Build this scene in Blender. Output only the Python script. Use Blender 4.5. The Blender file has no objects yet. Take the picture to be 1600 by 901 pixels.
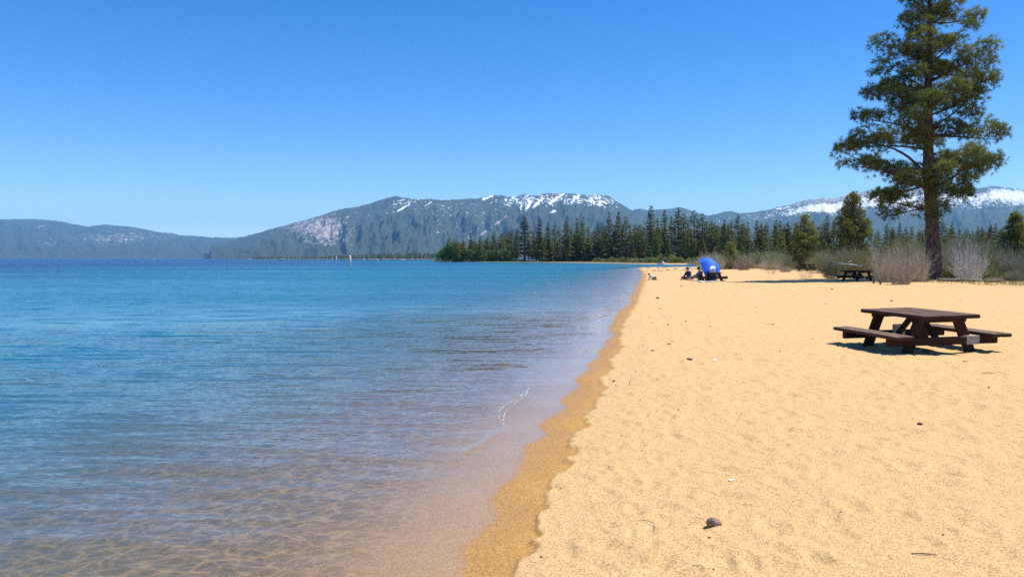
import bpy, math, random
import numpy as np
from mathutils import Vector, Matrix, Euler

random.seed(7)
RNG = np.random.default_rng(11)
SC = bpy.context.scene
COL = SC.collection
R = math.radians

# ------------------------------------------------------------------ camera
FPX, YH, CAMZ = 1232.0, 404.0, 1.8
PITCH = math.atan((450.5 - YH) / FPX)
CAM = Vector((0, 0, CAMZ))
cam_d = bpy.data.cameras.new("camera")
cam_d.sensor_width = 36.0
cam_d.lens = FPX / 1600 * 36
cam_d.clip_start, cam_d.clip_end = 0.1, 90000
cam = bpy.data.objects.new("camera", cam_d)
COL.objects.link(cam)
cam.location = CAM
cam.rotation_euler = (math.pi / 2 - PITCH, 0, 0)
SC.camera = cam


def ray(px, py):
    dx, dy = (px - 800) / FPX, -(py - 450.5) / FPX
    return Vector((dx, math.cos(PITCH) + dy * math.sin(PITCH), -math.sin(PITCH) + dy * math.cos(PITCH)))


def at_z(px, py, z=0.0):
    d = ray(px, py)
    return CAM + d * ((z - CAMZ) / d.z)


def at_y(px, py, Y):
    d = ray(px, py)
    return CAM + d * (Y / d.y)


# ------------------------------------------------------------------ numpy noise
def _hash(ix, iy, s):
    h = (ix.astype(np.int64) * 374761393 + iy.astype(np.int64) * 668265263 + s * 974711) & 0xFFFFFFFF
    h = ((h ^ (h >> 13)) * 1274126177) & 0xFFFFFFFF
    return ((h ^ (h >> 16)) & 0xFFFF) / 65535.0


def vnoise(x, y, s=0):
    ix, iy = np.floor(x), np.floor(y)
    fx, fy = x - ix, y - iy
    fx, fy = fx * fx * (3 - 2 * fx), fy * fy * (3 - 2 * fy)
    a, b = _hash(ix, iy, s), _hash(ix + 1, iy, s)
    c, d = _hash(ix, iy + 1, s), _hash(ix + 1, iy + 1, s)
    return (a * (1 - fx) + b * fx) * (1 - fy) + (c * (1 - fx) + d * fx) * fy


def fbm(x, y, o=4, s=0):
    t, a, n = 0.0, 0.5, 0.0
    for k in range(o):
        t = t + a * vnoise(x, y, s + k * 17)
        n += a
        x, y, a = x * 2.03 + 11.7, y * 2.03 - 5.3, a * 0.5
    return t / n


def sstep(a, b, x):
    t = np.clip((x - a) / (b - a), 0, 1)
    return t * t * (3 - 2 * t)


# ------------------------------------------------------------------ land outline (lake level z = 0)
WATERLINE = [(727, 901), (730, 879), (728.5, 856), (750, 838), (773, 815), (781, 801), (769.5, 783), (784, 762),
             (809, 740), (819, 715), (823, 696), (857, 678), (842.5, 664), (885, 637), (874.6, 626), (905, 603),
             (898, 594), (921, 576), (917.6, 570), (936.5, 555), (933, 550), (945, 540), (944, 534), (955, 526.5),
             (956.5, 520), (951, 514), (957, 503), (963, 489), (973, 481), (985, 473), (984, 464), (991, 456), (995, 448), (1000, 437),
             (1003, 427.5), (1000, 421.5), (995, 418.0)]
WETLINE = [(807, 897), (844, 846), (842.5, 828), (846, 796), (857, 780), (855, 763.5), (880, 738), (896, 721), (889, 712),
           (903, 697.6), (896, 684), (923, 659), (914, 647), (928, 633), (951, 602), (946, 594), (944, 586), (960, 571),
           (953, 559), (975, 540), (966, 531), (971, 521), (972, 509), (977.5, 502), (993, 475), (1001, 457),
           (1007.5, 442), (1010, 429), (1003, 420)]


def smooth_line(p, k=4):
    p = [np.array(q, float) for q in p]
    out = []
    for i in range(len(p) - 1):
        a, b, c, d = p[max(i - 1, 0)], p[i], p[i + 1], p[min(i + 2, len(p) - 1)]
        for j in range(k):
            t = j / k
            out.append(0.5 * (2 * b + (c - a) * t + (2 * a - 5 * b + 4 * c - d) * t * t + (3 * b - 3 * c + d - a) * t ** 3))
    out.append(p[-1])
    return out


near = [at_z(x, y) for x, y in WATERLINE]
near = smooth_line([(v.x, v.y) for v in near], 4)
bd = np.array([0.17, 0.985])
back = [near[0] - bd * s + np.array([0.25 * math.sin(s * 1.7), 0]) for s in (2000, 300, 120, 60, 40, 25, 15, 10, 7, 5, 3.5, 2.2, 1.1)]
far = [(30, 168), (40, 172), (55, 175), (75, 182), (84, 196), (75, 215), (60, 232), (46, 246), (42, 285), (38, 315), (30, 350),
       (20, 395), (4, 420), (-14, 432), (-30, 438), (-41, 446), (-44, 452), (-40, 475), (0, 560), (60, 720), (160, 1200),
       (300, 2500), (1500, 5000), (30000, 26000), (30000, -26000), (-300, -26000)]
POLY = np.array([tuple(q) for q in back] + [tuple(q) for q in near] + far)
_wet = [at_z(x, y, 0.08) for x, y in WETLINE]
WETXY = np.array([(v.x, v.y) for v in _wet])


def sdf(x, y):
    """signed distance to the shore: positive on land"""
    sh = x.shape
    x, y = x.ravel(), y.ravel()
    best = np.full(x.shape, 1e12)
    ins = np.zeros(x.shape, bool)
    n = len(POLY)
    for i in range(n):
        x0, y0 = POLY[i]
        x1, y1 = POLY[(i + 1) % n]
        ex, ey = x1 - x0, y1 - y0
        L = ex * ex + ey * ey
        if L < 1e-12:
            continue
        t = np.clip(((x - x0) * ex + (y - y0) * ey) / L, 0, 1)
        dd = (x - x0 - t * ex) ** 2 + (y - y0 - t * ey) ** 2
        best = np.minimum(best, dd)
        if y0 != y1:
            c = (y0 > y) != (y1 > y)
            ins ^= c & (x < ex * (y - y0) / ey + x0)
    d = np.sqrt(best)
    return np.where(ins, d, -d).reshape(sh)


TABLE = (7.325, 14.22)


def wetness(x, y, d):
    xw = np.interp(y, WETXY[:, 1], WETXY[:, 0])
    lim = np.where(y < WETXY[0, 1], xw - 0.172 * (WETXY[0, 1] - y) + 0.06 * np.sin(y * 3), xw)
    lim = lim + (vnoise(y / .11, x / .11, 91) - .5) * .10 + (vnoise(y / .35, x / .35, 92) - .5) * .12
    w = 1 - sstep(-0.035, 0.035, x - lim)
    w = np.where(y > WETXY[-1, 1] * 0.97, 1 - sstep(0.4, 0.8, d), w)
    return np.maximum(w, 1 - sstep(0.02, 0.12, d))


def dimples(x, y, cell, s, keep):
    """soft footprints: one jittered oval hollow per cell"""
    gx, gy = np.floor(x / cell), np.floor(y / cell)
    out = np.zeros_like(x)
    for i in (-1, 0, 1):
        for j in (-1, 0, 1):
            cx, cy = gx + i, gy + j
            px, py = (cx + _hash(cx, cy, s)) * cell, (cy + _hash(cx, cy, s + 1)) * cell
            a = _hash(cx, cy, s + 2) * 1.2 + 0.9 + (_hash(cx, cy, s + 5) > .75) * 1.2
            ca, sa = np.cos(a), np.sin(a)
            dx, dy = x - px, y - py
            u, v = (dx * ca + dy * sa) / (cell * .34), (-dx * sa + dy * ca) / (cell * .17)
            q = u * u + v * v
            k = (_hash(cx, cy, s + 3) < keep) * (0.4 + 0.6 * _hash(cx, cy, s + 4))
            out += k * (-np.exp(-q * 1.3) + 0.45 * np.exp(-(np.sqrt(q) - 1.5) ** 2 * 3.5))
    return out


def ground_z(x, y, d=None, fine=True):
    x, y = np.asarray(x, float), np.asarray(y, float)
    if d is None:
        d = sdf(x, y)
    wet = wetness(x, y, d)
    dp = np.maximum(d, 0)
    flat = 1 - 0.6 * sstep(90, 140, y)
    land = 0.09 * np.minimum(dp, 0.9) + 0.020 * (1 - wet) + 0.03 * np.clip(dp - 0.9, 0, 2.2) + 0.0145 * np.clip(dp - 3.1, 0, 42)
    land = land * flat
    dw = np.maximum(-d, 0)
    bed = -(0.075 * np.minimum(dw, 10) + 0.05 * np.clip(dw - 10, 0, 40) + 0.03 * np.clip(dw - 50, 0, 320))
    z = np.where(d > 0, land, bed)
    if fine:
        dry = (1 - wet) * sstep(0.1, 0.9, d)
        fade = 1 - sstep(45, 110, y)
        lump = (fbm(x / .55, y / .55, 3, 3) - .5) * .030 + (fbm(x / 2.4, y / 2.4, 2, 9) - .5) * .05
        z = z + dry * fade * (lump + .024 * dimples(x, y, .46, 40, .72) + .019 * dimples(x + 9.1, y - 4.7, .29, 61, .65) + .009 * dimples(x - 3.3, y + 2.2, .17, 83, .6))
        z = z + sstep(14, 24, d) * sstep(20, 40, y) * (fbm(x / 9, y / 9, 3, 5) - .5) * .35 * (1 - sstep(150, 250, y))
        # trodden hollow under the near table
        tx, ty = x - TABLE[0], y - TABLE[1]
        z = z - .05 * np.exp(-((tx / 1.0) ** 2 + (ty / 1.1) ** 2) ** 2)
        # crumbling edge where the dry sand ends
        z = z + (4 * wet * (1 - wet)) * np.where(d > .2, .018, 0) * (vnoise(x / .12, y / .12, 8) + .2)
        # ripple marks on the lake bed
        wob = fbm(x / .8, y / .8, 2, 21) * 5
        z = z + sstep(.3, 1.5, dw) * .012 * np.sin((x * .55 + y * .83) * 2 * np.pi / .26 + wob) * (1 - sstep(20, 40, dw))
    return z


def gz(x, y):
    return float(ground_z(np.array([x]), np.array([y]))[0])


def ground_hit(px, py):
    d = ray(px, py)
    t = np.geomspace(2, 1500, 6000) / d.y
    x, y, z = d.x * t, d.y * t, CAMZ + d.z * t
    g = ground_z(x, y)
    k = np.argmax(z < g)
    if k == 0:
        k = len(t) - 1
    return Vector((float(x[k]), float(y[k]), float(g[k])))


# ------------------------------------------------------------------ mesh helpers
def tag(o, label=None, cat=None, group=None, kind=None):
    if label: o["label"] = label
    if cat: o["category"] = cat
    if group: o["group"] = group
    if kind: o["kind"] = kind
    return o


def empty(name, loc=(0, 0, 0), rz=0.0):
    o = bpy.data.objects.new(name, None)
    o.empty_display_size = .2
    o.location = loc
    o.rotation_euler = (0, 0, rz)
    COL.objects.link(o)
    return o


def copy_tree(o, parent=None):
    c = o.copy()
    COL.objects.link(c)
    if parent: c.parent = parent
    for ch in list(o.children):
        copy_tree(ch, c)
    return c


def mesh_obj(name, verts, faces, mat, parent=None, tint=None, smooth=False):
    me = bpy.data.meshes.new(name)
    me.from_pydata(verts if isinstance(verts, list) else verts.tolist(), [], faces if isinstance(faces, list) else faces.tolist())
    if smooth:
        me.polygons.foreach_set("use_smooth", [True] * len(me.polygons))
    if tint is not None:
        a = me.attributes.new("tint", "FLOAT", "POINT")
        a.data.foreach_set("value", np.asarray(tint, dtype=np.float32))
    me.materials.append(mat)
    o = bpy.data.objects.new(name, me)
    COL.objects.link(o)
    if parent: o.parent = parent
    return o


class MB:
    def __init__(s):
        s.v, s.f = [], []

    def add(s, vs, fs):
        n = len(s.v)
        s.v += [tuple(v) for v in vs]
        s.f += [tuple(i + n for i in f) for f in fs]

    def box(s, c, size, M=None, bev=0.0):
        """box with chamfered vertical profile: all 12 edges cut when bev > 0"""
        hx, hy, hz = size[0] / 2, size[1] / 2, size[2] / 2
        vs, fs = [], []
        if bev <= 0:
            for z in (-hz, hz):
                for x, y in ((-hx, -hy), (hx, -hy), (hx, hy), (-hx, hy)):
                    vs.append(Vector((x, y, z)))
            fs = [(3, 2, 1, 0), (4, 5, 6, 7), (0, 1, 5, 4), (1, 2, 6, 5), (2, 3, 7, 6), (3, 0, 4, 7)]
        else:
            b = min(bev, hx * .9, hy * .9, hz * .9)
            rings = ((-hz, b), (-hz + b, 0), (hz - b, 0), (hz, b))
            for z, q in rings:
                X, Y = hx - q, hy - q
                for x, y in ((-X + b, -Y), (X - b, -Y), (X, -Y + b), (X, Y - b), (X - b, Y), (-X + b, Y), (-X, Y - b), (-X, -Y + b)):
                    vs.append(Vector((x, y, z)))
            fs = [tuple(range(7, -1, -1)), tuple(range(24, 32))]
            for r in range(3):
                for i in range(8):
                    j = (i + 1) % 8
                    fs.append((r * 8 + i, r * 8 + j, r * 8 + 8 + j, r * 8 + 8 + i))
        M = M or Matrix.Identity(3)
        s.add([M @ v + Vector(c) for v in vs], fs)

    def bar(s, p0, p1, w, h, up=(0, 0, 1), bev=0.0):
        p0, p1 = Vector(p0), Vector(p1)
        d = p1 - p0
        y = d.normalized()
        x = y.cross(Vector(up)).normalized()
        z = x.cross(y)
        s.box((p0 + p1) / 2, (w, d.length, h), Matrix((x, y, z)).transposed(), bev)

    def tube(s, pts, rad, n=6, cap=True):
        pts = [Vector(p) for p in pts]
        vs, fs = [], []
        ref = Vector((.31, .95, .1))
        for i, p in enumerate(pts):
            d = (pts[min(i + 1, len(pts) - 1)] - pts[max(i - 1, 0)]).normalized()
            a = d.cross(ref)
            if a.length < .05: a = d.cross(Vector((1, 0, 0)))
            a.normalize()
            b = d.cross(a)
            r = rad[i] if hasattr(rad, "__len__") else rad
            for k in range(n):
                t = 2 * math.pi * k / n
                vs.append(p + (a * math.cos(t) + b * math.sin(t)) * r)
        for i in range(len(pts) - 1):
            for k in range(n):
                j = (k + 1) % n
                fs.append((i * n + k, i * n + j, (i + 1) * n + j, (i + 1) * n + k))
        if cap:
            fs.append(tuple(range(n - 1, -1, -1)))
            fs.append(tuple(range((len(pts) - 1) * n, len(pts) * n)))
        s.add(vs, fs)

    def build(s, name, mat, parent=None, smooth=False):
        return mesh_obj(name, s.v, s.f, mat, parent, smooth=smooth)


# ------------------------------------------------------------------ materials
class NT:
    def __init__(s, m):
        m.use_nodes = True
        s.t = m.node_tree
        s.t.nodes.clear()

    def n(s, typ, **kw):
        nd = s.t.nodes.new("ShaderNode" + typ)
        for k, v in kw.items():
            if k.startswith("i_"):
                key = k[2:]
                key = int(key) if key.isdigit() else key.replace("_", " ")
                s.set(nd.inputs[key], v)
            else:
                setattr(nd, k, v)
        return nd

    def set(s, sock, v):
        if isinstance(v, bpy.types.NodeSocket):
            s.t.links.new(v, sock)
        elif isinstance(v, bpy.types.Node):
            s.t.links.new(v.outputs[0], sock)
        else:
            if isinstance(v, (tuple, list)) and len(v) == 3 and sock.type == "RGBA":
                v = (*v, 1)
            sock.default_value = v

    def math(s, op, a, b=0.0, c=0.0, clamp=False):
        nd = s.n("Math", operation=op, use_clamp=clamp)
        s.set(nd.inputs[0], a); s.set(nd.inputs[1], b); s.set(nd.inputs[2], c)
        return nd.outputs[0]

    def vmath(s, op, a, b=(0, 0, 0), out=0, scale=None):
        nd = s.n("VectorMath", operation=op)
        s.set(nd.inputs[0], a)
        if scale is not None: s.set(nd.inputs["Scale"], scale)
        else: s.set(nd.inputs[1], b)
        return nd.outputs[out]

    def mix(s, f, a, b):
        nd = s.n("Mix", data_type="RGBA")
        s.set(nd.inputs[0], f); s.set(nd.inputs[6], a); s.set(nd.inputs[7], b)
        return nd.outputs[2]

    def ramp(s, f, lo, hi):
        nd = s.n("MapRange", interpolation_type="SMOOTHSTEP")
        s.set(nd.inputs[0], f); s.set(nd.inputs[1], lo); s.set(nd.inputs[2], hi)
        return nd.outputs[0]

    def noise(s, vec, scale, detail=2.0, rough=.5, out=0):
        nd = s.n("TexNoise")
        s.set(nd.inputs["Vector"], vec)
        nd.inputs["Scale"].default_value = scale
        nd.inputs["Detail"].default_value = detail
        nd.inputs["Roughness"].default_value = rough
        return nd.outputs[out]

    def attr(s, name):
        return s.n("Attribute", attribute_name=name).outputs["Fac"]

    def out(s, surf):
        o = s.n("OutputMaterial")
        s.t.links.new(surf if isinstance(surf, bpy.types.NodeSocket) else surf.outputs[0], o.inputs[0])


def mat_new(name):
    m = bpy.data.materials.new(name)
    return m, NT(m)


def mat_plain(name, col, rough=.6, vary=.25, scale=8.0, metallic=0.0, bump=0.0):
    m, t = mat_new(name)
    co = t.n("TexCoord").outputs["Object"]
    nz = t.noise(co, scale, 4, .6)
    dark = tuple(c * (1 - vary) for c in col)
    lite = tuple(min(1, c * (1 + vary)) for c in col)
    c = t.mix(t.ramp(nz, .3, .7), dark, lite)
    b = t.n("BsdfPrincipled", i_Base_Color=c, i_Roughness=rough, i_Metallic=metallic)
    if bump:
        bp = t.n("Bump", i_Strength=.6, i_Distance=bump, i_Height=t.noise(co, scale * 3, 4, .6))
        t.set(b.inputs["Normal"], bp)
    t.out(b)
    return m


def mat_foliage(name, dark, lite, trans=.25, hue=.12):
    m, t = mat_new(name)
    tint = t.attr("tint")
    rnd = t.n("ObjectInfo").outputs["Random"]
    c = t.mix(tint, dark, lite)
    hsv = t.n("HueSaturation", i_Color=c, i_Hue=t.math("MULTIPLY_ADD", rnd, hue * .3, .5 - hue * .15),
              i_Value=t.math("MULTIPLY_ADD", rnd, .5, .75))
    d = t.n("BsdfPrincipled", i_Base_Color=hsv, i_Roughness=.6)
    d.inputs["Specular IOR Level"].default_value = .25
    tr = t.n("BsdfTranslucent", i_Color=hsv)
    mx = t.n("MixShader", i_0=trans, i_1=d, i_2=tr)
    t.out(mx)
    return m


def mat_bark(name, a, b, sx=9.0, sz=1.6, dist=.03):
    m, t = mat_new(name)
    co = t.n("TexCoord").outputs["Object"]
    mp = t.n("Mapping", i_Vector=co, i_Scale=(sx, sx, sz))
    v = t.n("TexVoronoi", feature="DISTANCE_TO_EDGE", i_Vector=mp)
    v.inputs["Scale"].default_value = 1.0
    e = t.ramp(v.outputs[0], .0, .22)
    nz = t.noise(mp, 3.0, 4, .65)
    c = t.mix(e, tuple(q * .35 for q in a), t.mix(t.ramp(nz, .3, .7), a, b))
    bp = t.n("Bump", i_Strength=1.0, i_Distance=dist, i_Height=t.math("ADD", e, t.math("MULTIPLY", nz, .4)))
    t.out(t.n("BsdfPrincipled", i_Base_Color=c, i_Roughness=.9, i_Normal=bp))
    return m


def mat_wood(name, a, b, grain=(60, 4, 60), rough=.75, worn=None):
    """sawn timber: streaks along local Y, worn patches on faces that look up"""
    m, t = mat_new(name)
    co = t.n("TexCoord").outputs["Object"]
    mp = t.n("Mapping", i_Vector=co, i_Scale=grain)
    nz = t.noise(mp, 1.0, 5, .65)
    bl = t.noise(co, 6.0, 4, .6)
    c = t.mix(t.ramp(nz, .3, .72), a, b)
    c = t.mix(t.math("MULTIPLY", t.ramp(bl, .5, .75), .5), c, tuple(q * .5 for q in a))
    if worn:
        nrm = t.n("NewGeometry").outputs["True Normal"]
        up = t.ramp(t.n("SeparateXYZ", i_Vector=nrm).outputs[2], .6, .95)
        w = t.math("MULTIPLY", up, t.ramp(t.noise(mp, .7, 5, .7), .32, .6))
        c = t.mix(w, c, worn)
    bp = t.n("Bump", i_Strength=.7, i_Distance=.004, i_Height=nz)
    b = t.n("BsdfPrincipled", i_Base_Color=c, i_Roughness=rough, i_Normal=bp)
    b.inputs["Specular IOR Level"].default_value = .15
    t.out(b)
    return m


M = {}
M["table_wood"] = mat_wood("dark stained timber", (.030, .014, .009), (.062, .030, .020), worn=(.19, .115, .078))
M["bench_wood"] = mat_wood("worn bench timber", (.034, .017, .011), (.07, .037, .025), worn=(.26, .175, .115))
M["steel"] = mat_plain("dull grey plate", (.36, .34, .33), .55, .2, 20, .3, .002)
M["bolt"] = mat_plain("rusty bolt", (.10, .06, .04), .7, .3, 30, .4)
M["bark"] = mat_bark("jeffrey pine bark", (.16, .085, .055), (.27, .155, .105))
M["far_bark"] = mat_plain("conifer bark", (.115, .075, .055), .9, .3, 1.5)
M["grey_bark"] = mat_plain("dead grey wood", (.36, .33, .30), .85, .25, 4)
M["drift"] = mat_wood("bleached driftwood", (.20, .155, .12), (.38, .31, .25), grain=(30, 30, 3), worn=(.44, .37, .30))
M["bleached"] = mat_plain("sun bleached wood", (.66, .62, .56), .8, .15, 6)
M["pine"] = mat_foliage("pine needles", (.036, .058, .013), (.26, .275, .055), .28, .05)
M["pine_bush"] = mat_foliage("bushy pine needles", (.075, .105, .022), (.38, .39, .085), .34, .05)
M["pine_olive"] = mat_foliage("olive pine needles", (.09, .11, .024), (.36, .36, .08), .34, .05)
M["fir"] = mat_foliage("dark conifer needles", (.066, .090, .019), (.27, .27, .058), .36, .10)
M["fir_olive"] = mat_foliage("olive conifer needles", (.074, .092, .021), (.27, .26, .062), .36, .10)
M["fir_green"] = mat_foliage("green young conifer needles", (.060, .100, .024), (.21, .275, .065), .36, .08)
M["leaf"] = mat_foliage("bright spring leaves", (.040, .090, .014), (.14, .25, .045), .35, .10)
M["leaf_olive"] = mat_foliage("yellow green scrub leaves", (.10, .125, .028), (.30, .31, .09), .35, .10)
M["leaf_sage"] = mat_foliage("grey green sage leaves", (.12, .14, .09), (.27, .29, .20), .2, .05)
M["twig"] = mat_foliage("dry grey brown twigs", (.18, .150, .110), (.57, .495, .39), .0, .06)
M["twig_pale"] = mat_foliage("bleached dead twigs", (.28, .25, .22), (.64, .60, .55), .0, .03)
M["twig_dark"] = mat_foliage("dark leafy twigs", (.07, .06, .03), (.26, .22, .13), .1, .06)
M["blue_cloth"] = mat_plain("blue nylon", (.018, .14, .72), .45, .12, 5)
M["navy_cloth"] = mat_plain("navy nylon", (.012, .035, .16), .6, .2, 5)
M["white_cloth"] = mat_plain("white print", (.78, .79, .80), .6, .05, 6)
M["white_paint"] = mat_plain("white paint", (.80, .80, .78), .4, .05, 3)
M["orange_paint"] = mat_plain("faded orange paint", (.72, .16, .05), .5, .12, 4)
M["dark_glass"] = mat_plain("dark tinted glass", (.02, .025, .03), .1, .1, 3)
M["metal"] = mat_plain("aluminium", (.55, .56, .58), .35, .1, 3, .8)
M["skin"] = mat_plain("skin", (.52, .30, .21), .55, .08, 9)
M["hair"] = mat_plain("dark brown hair", (.035, .02, .012), .6, .3, 40)
M["cap"] = mat_plain("dark brown cap", (.06, .03, .022), .8, .2, 20)
M["jacket_dark"] = mat_plain("dark navy jacket", (.022, .022, .038), .8, .25, 12)
M["jacket_grey"] = mat_plain("grey blue sleeves", (.15, .17, .22), .8, .2, 12)
M["vest"] = mat_plain("black vest", (.014, .014, .022), .8, .2, 12)
M["khaki"] = mat_plain("khaki cotton", (.28, .21, .12), .85, .2, 12)
M["denim"] = mat_plain("dark trousers", (.03, .032, .045), .85, .2, 12)
M["shirt_white"] = mat_plain("pale grey shirt", (.62, .63, .66), .8, .1, 12)
M["olive_cloth"] = mat_plain("olive shorts", (.13, .10, .06), .85, .2, 12)
M["rock"] = mat_plain("grey brown rock", (.20, .165, .14), .9, .35, 14, 0, .01)
M["rock_pale"] = mat_plain("pale granite", (.42, .41, .41), .85, .3, 2.5, 0, .05)
M["rock_mauve"] = mat_plain("mauve brown stone", (.25, .175, .14), .9, .45, 60, 0, .01)
M["bark_bit"] = mat_plain("dark bark chip", (.12, .08, .055), .9, .4, 30, 0, .004)
M["stick"] = mat_plain("dry stick", (.20, .145, .105), .9, .4, 30)
M["shell"] = mat_plain("white scrap", (.75, .74, .70), .7, .1, 10)
M["stake"] = mat_plain("weathered stake", (.10, .06, .045), .9, .3, 14)
M["pink_wall"] = mat_plain("pink rendered wall", (.52, .33, .28), .8, .1, .1)
M["blue_wall"] = mat_plain("blue glazed tower wall", (.11, .19, .34), .4, .1, .1)
M["pale_wall"] = mat_plain("pale concrete", (.62, .60, .57), .8, .1, .1)
M["window"] = mat_plain("window strip", (.05, .07, .10), .2, .1, .1)


# ------------------------------------------------------------------ setting: ground sheet and lake
def polar(ang, rad):
    A, Rr = np.meshgrid(ang, rad)
    X, Y = Rr * np.sin(A), Rr * np.cos(A)
    nr, na = X.shape
    i = np.arange(nr - 1)[:, None] * na + np.arange(na)[None, :]
    j = np.arange(nr - 1)[:, None] * na + (np.arange(na)[None, :] + 1) % na
    F = np.stack([i, j, j + na, i + na], -1).reshape(-1, 4)
    return X, Y, F[:, ::-1]


def sheet(name, X, Y, Z, F, mat, attrs, center=True):
    V = np.stack([X.ravel(), Y.ravel(), Z.ravel()], -1)
    me = bpy.data.meshes.new(name)
    nv, nf = len(V), len(F)
    me.vertices.add(nv)
    me.vertices.foreach_set("co", V.astype(np.float32).ravel())
    me.loops.add(nf * 4)
    me.loops.foreach_set("vertex_index", F.astype(np.int32).ravel())
    me.polygons.add(nf)
    me.polygons.foreach_set("loop_start", np.arange(0, nf * 4, 4, dtype=np.int32))
    me.polygons.foreach_set("loop_total", np.full(nf, 4, np.int32))
    me.update(calc_edges=True)
    me.validate()
    me.polygons.foreach_set("use_smooth", np.ones(nf, bool))
    for k, v in attrs.items():
        a = me.attributes.new(k, "FLOAT", "POINT")
        a.data.foreach_set("value", v.ravel().astype(np.float32))
    me.materials.append(mat)
    o = bpy.data.objects.new(name, me)
    COL.objects.link(o)
    o["kind"] = "structure"
    return o


def m_ground():
    m, t = mat_new("coarse granite sand")
    co = t.n("TexCoord").outputs["Object"]
    wet, veg, dep = t.attr("wet"), t.attr("veg"), t.attr("depth")
    v = t.n("TexVoronoi", i_Vector=co)
    v.inputs["Scale"].default_value = 130.0
    grain = t.n("SeparateColor", i_Color=v.outputs["Color"]).outputs[0]
    v2 = t.n("TexVoronoi", i_Vector=co)
    v2.inputs["Scale"].default_value = 310.0
    grain2 = t.n("SeparateColor", i_Color=v2.outputs["Color"]).outputs[1]
    g = t.math("ADD", t.math("MULTIPLY", grain, .6), t.math("MULTIPLY", grain2, .4))
    big = t.noise(co, .9, 4, .6)
    mid = t.noise(co, 5.0, 3, .6)
    dry = t.mix(t.ramp(g, .2, .68), (.39, .228, .092), (.79, .52, .230))
    dry = t.mix(t.math("MULTIPLY", t.ramp(mid, .5, .75), .30), dry, (.48, .30, .115))
    dry = t.mix(t.math("MULTIPLY", t.ramp(big, .45, .7), .25), dry, (.68, .45, .18))
    speck = t.math("GREATER_THAN", grain, .965)
    dry = t.mix(t.math("MULTIPLY", speck, .5), dry, (.11, .075, .05))
    wetc = t.mix(t.ramp(g, .1, .85), (.29, .14, .030), (.64, .355, .092))
    damp = t.attr("damp")
    wetc = t.mix(t.math("MULTIPLY", damp, .55), wetc, t.mix(t.ramp(g, .1, .85), (.23, .105, .020), (.50, .265, .062)))
    c = t.mix(wet, dry, wetc)
    vg = t.mix(t.ramp(t.noise(co, .35, 5, .65), .35, .65), (.14, .11, .06), (.075, .085, .03))
    c = t.mix(veg, c, vg)
    bed = t.mix(t.ramp(g, .1, .9), (.30, .178, .070), (.54, .335, .132))
    c = t.mix(t.ramp(dep, -.001, .006), c, bed)
    hgt = t.math("ADD", t.math("MULTIPLY", g, .0022), t.math("MULTIPLY", t.noise(co, 17, 5, .68), .020))
    bp = t.n("Bump", i_Strength=t.math("MULTIPLY_ADD", wet, -.65, .8), i_Distance=1.0, i_Height=hgt)
    b = t.n("BsdfPrincipled", i_Base_Color=c, i_Normal=bp, i_Roughness=t.math("MULTIPLY_ADD", damp, -.35, t.math("MULTIPLY_ADD", wet, -.15, .95)))
    b.inputs["Specular IOR Level"].default_value = .25
    t.out(b)
    return m


def build_ground():
    ang = np.concatenate([np.radians(np.arange(-38, 38, .17)), np.radians(np.arange(38, 322, 4.0))])
    rad = np.concatenate([[.05], np.arange(.3, 3.4, .22), np.geomspace(3.5, 130, 640), np.geomspace(134, 900, 90), np.geomspace(950, 24000, 30)])
    X, Y, F = polar(ang, rad)
    d = sdf(X, Y)
    Z = ground_z(X, Y, d)
    wet = wetness(X, Y, d)
    veg = sstep(17, 26, d + 4 * (fbm(X / 4, Y / 4, 3, 31) - .5)) * sstep(20, 45, Y)
    veg = np.maximum(veg, sstep(1.5, 5, d) * sstep(255, 300, Y))
    sheet("beach_ground", X, Y, Z, F, m_ground(), dict(wet=wet, veg=veg, damp=1 - sstep(.02, .62, d + .35 * (fbm(X / .5, Y / .5, 3, 71) - .5)), depth=np.maximum(-d, 0) * .075))


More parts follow.
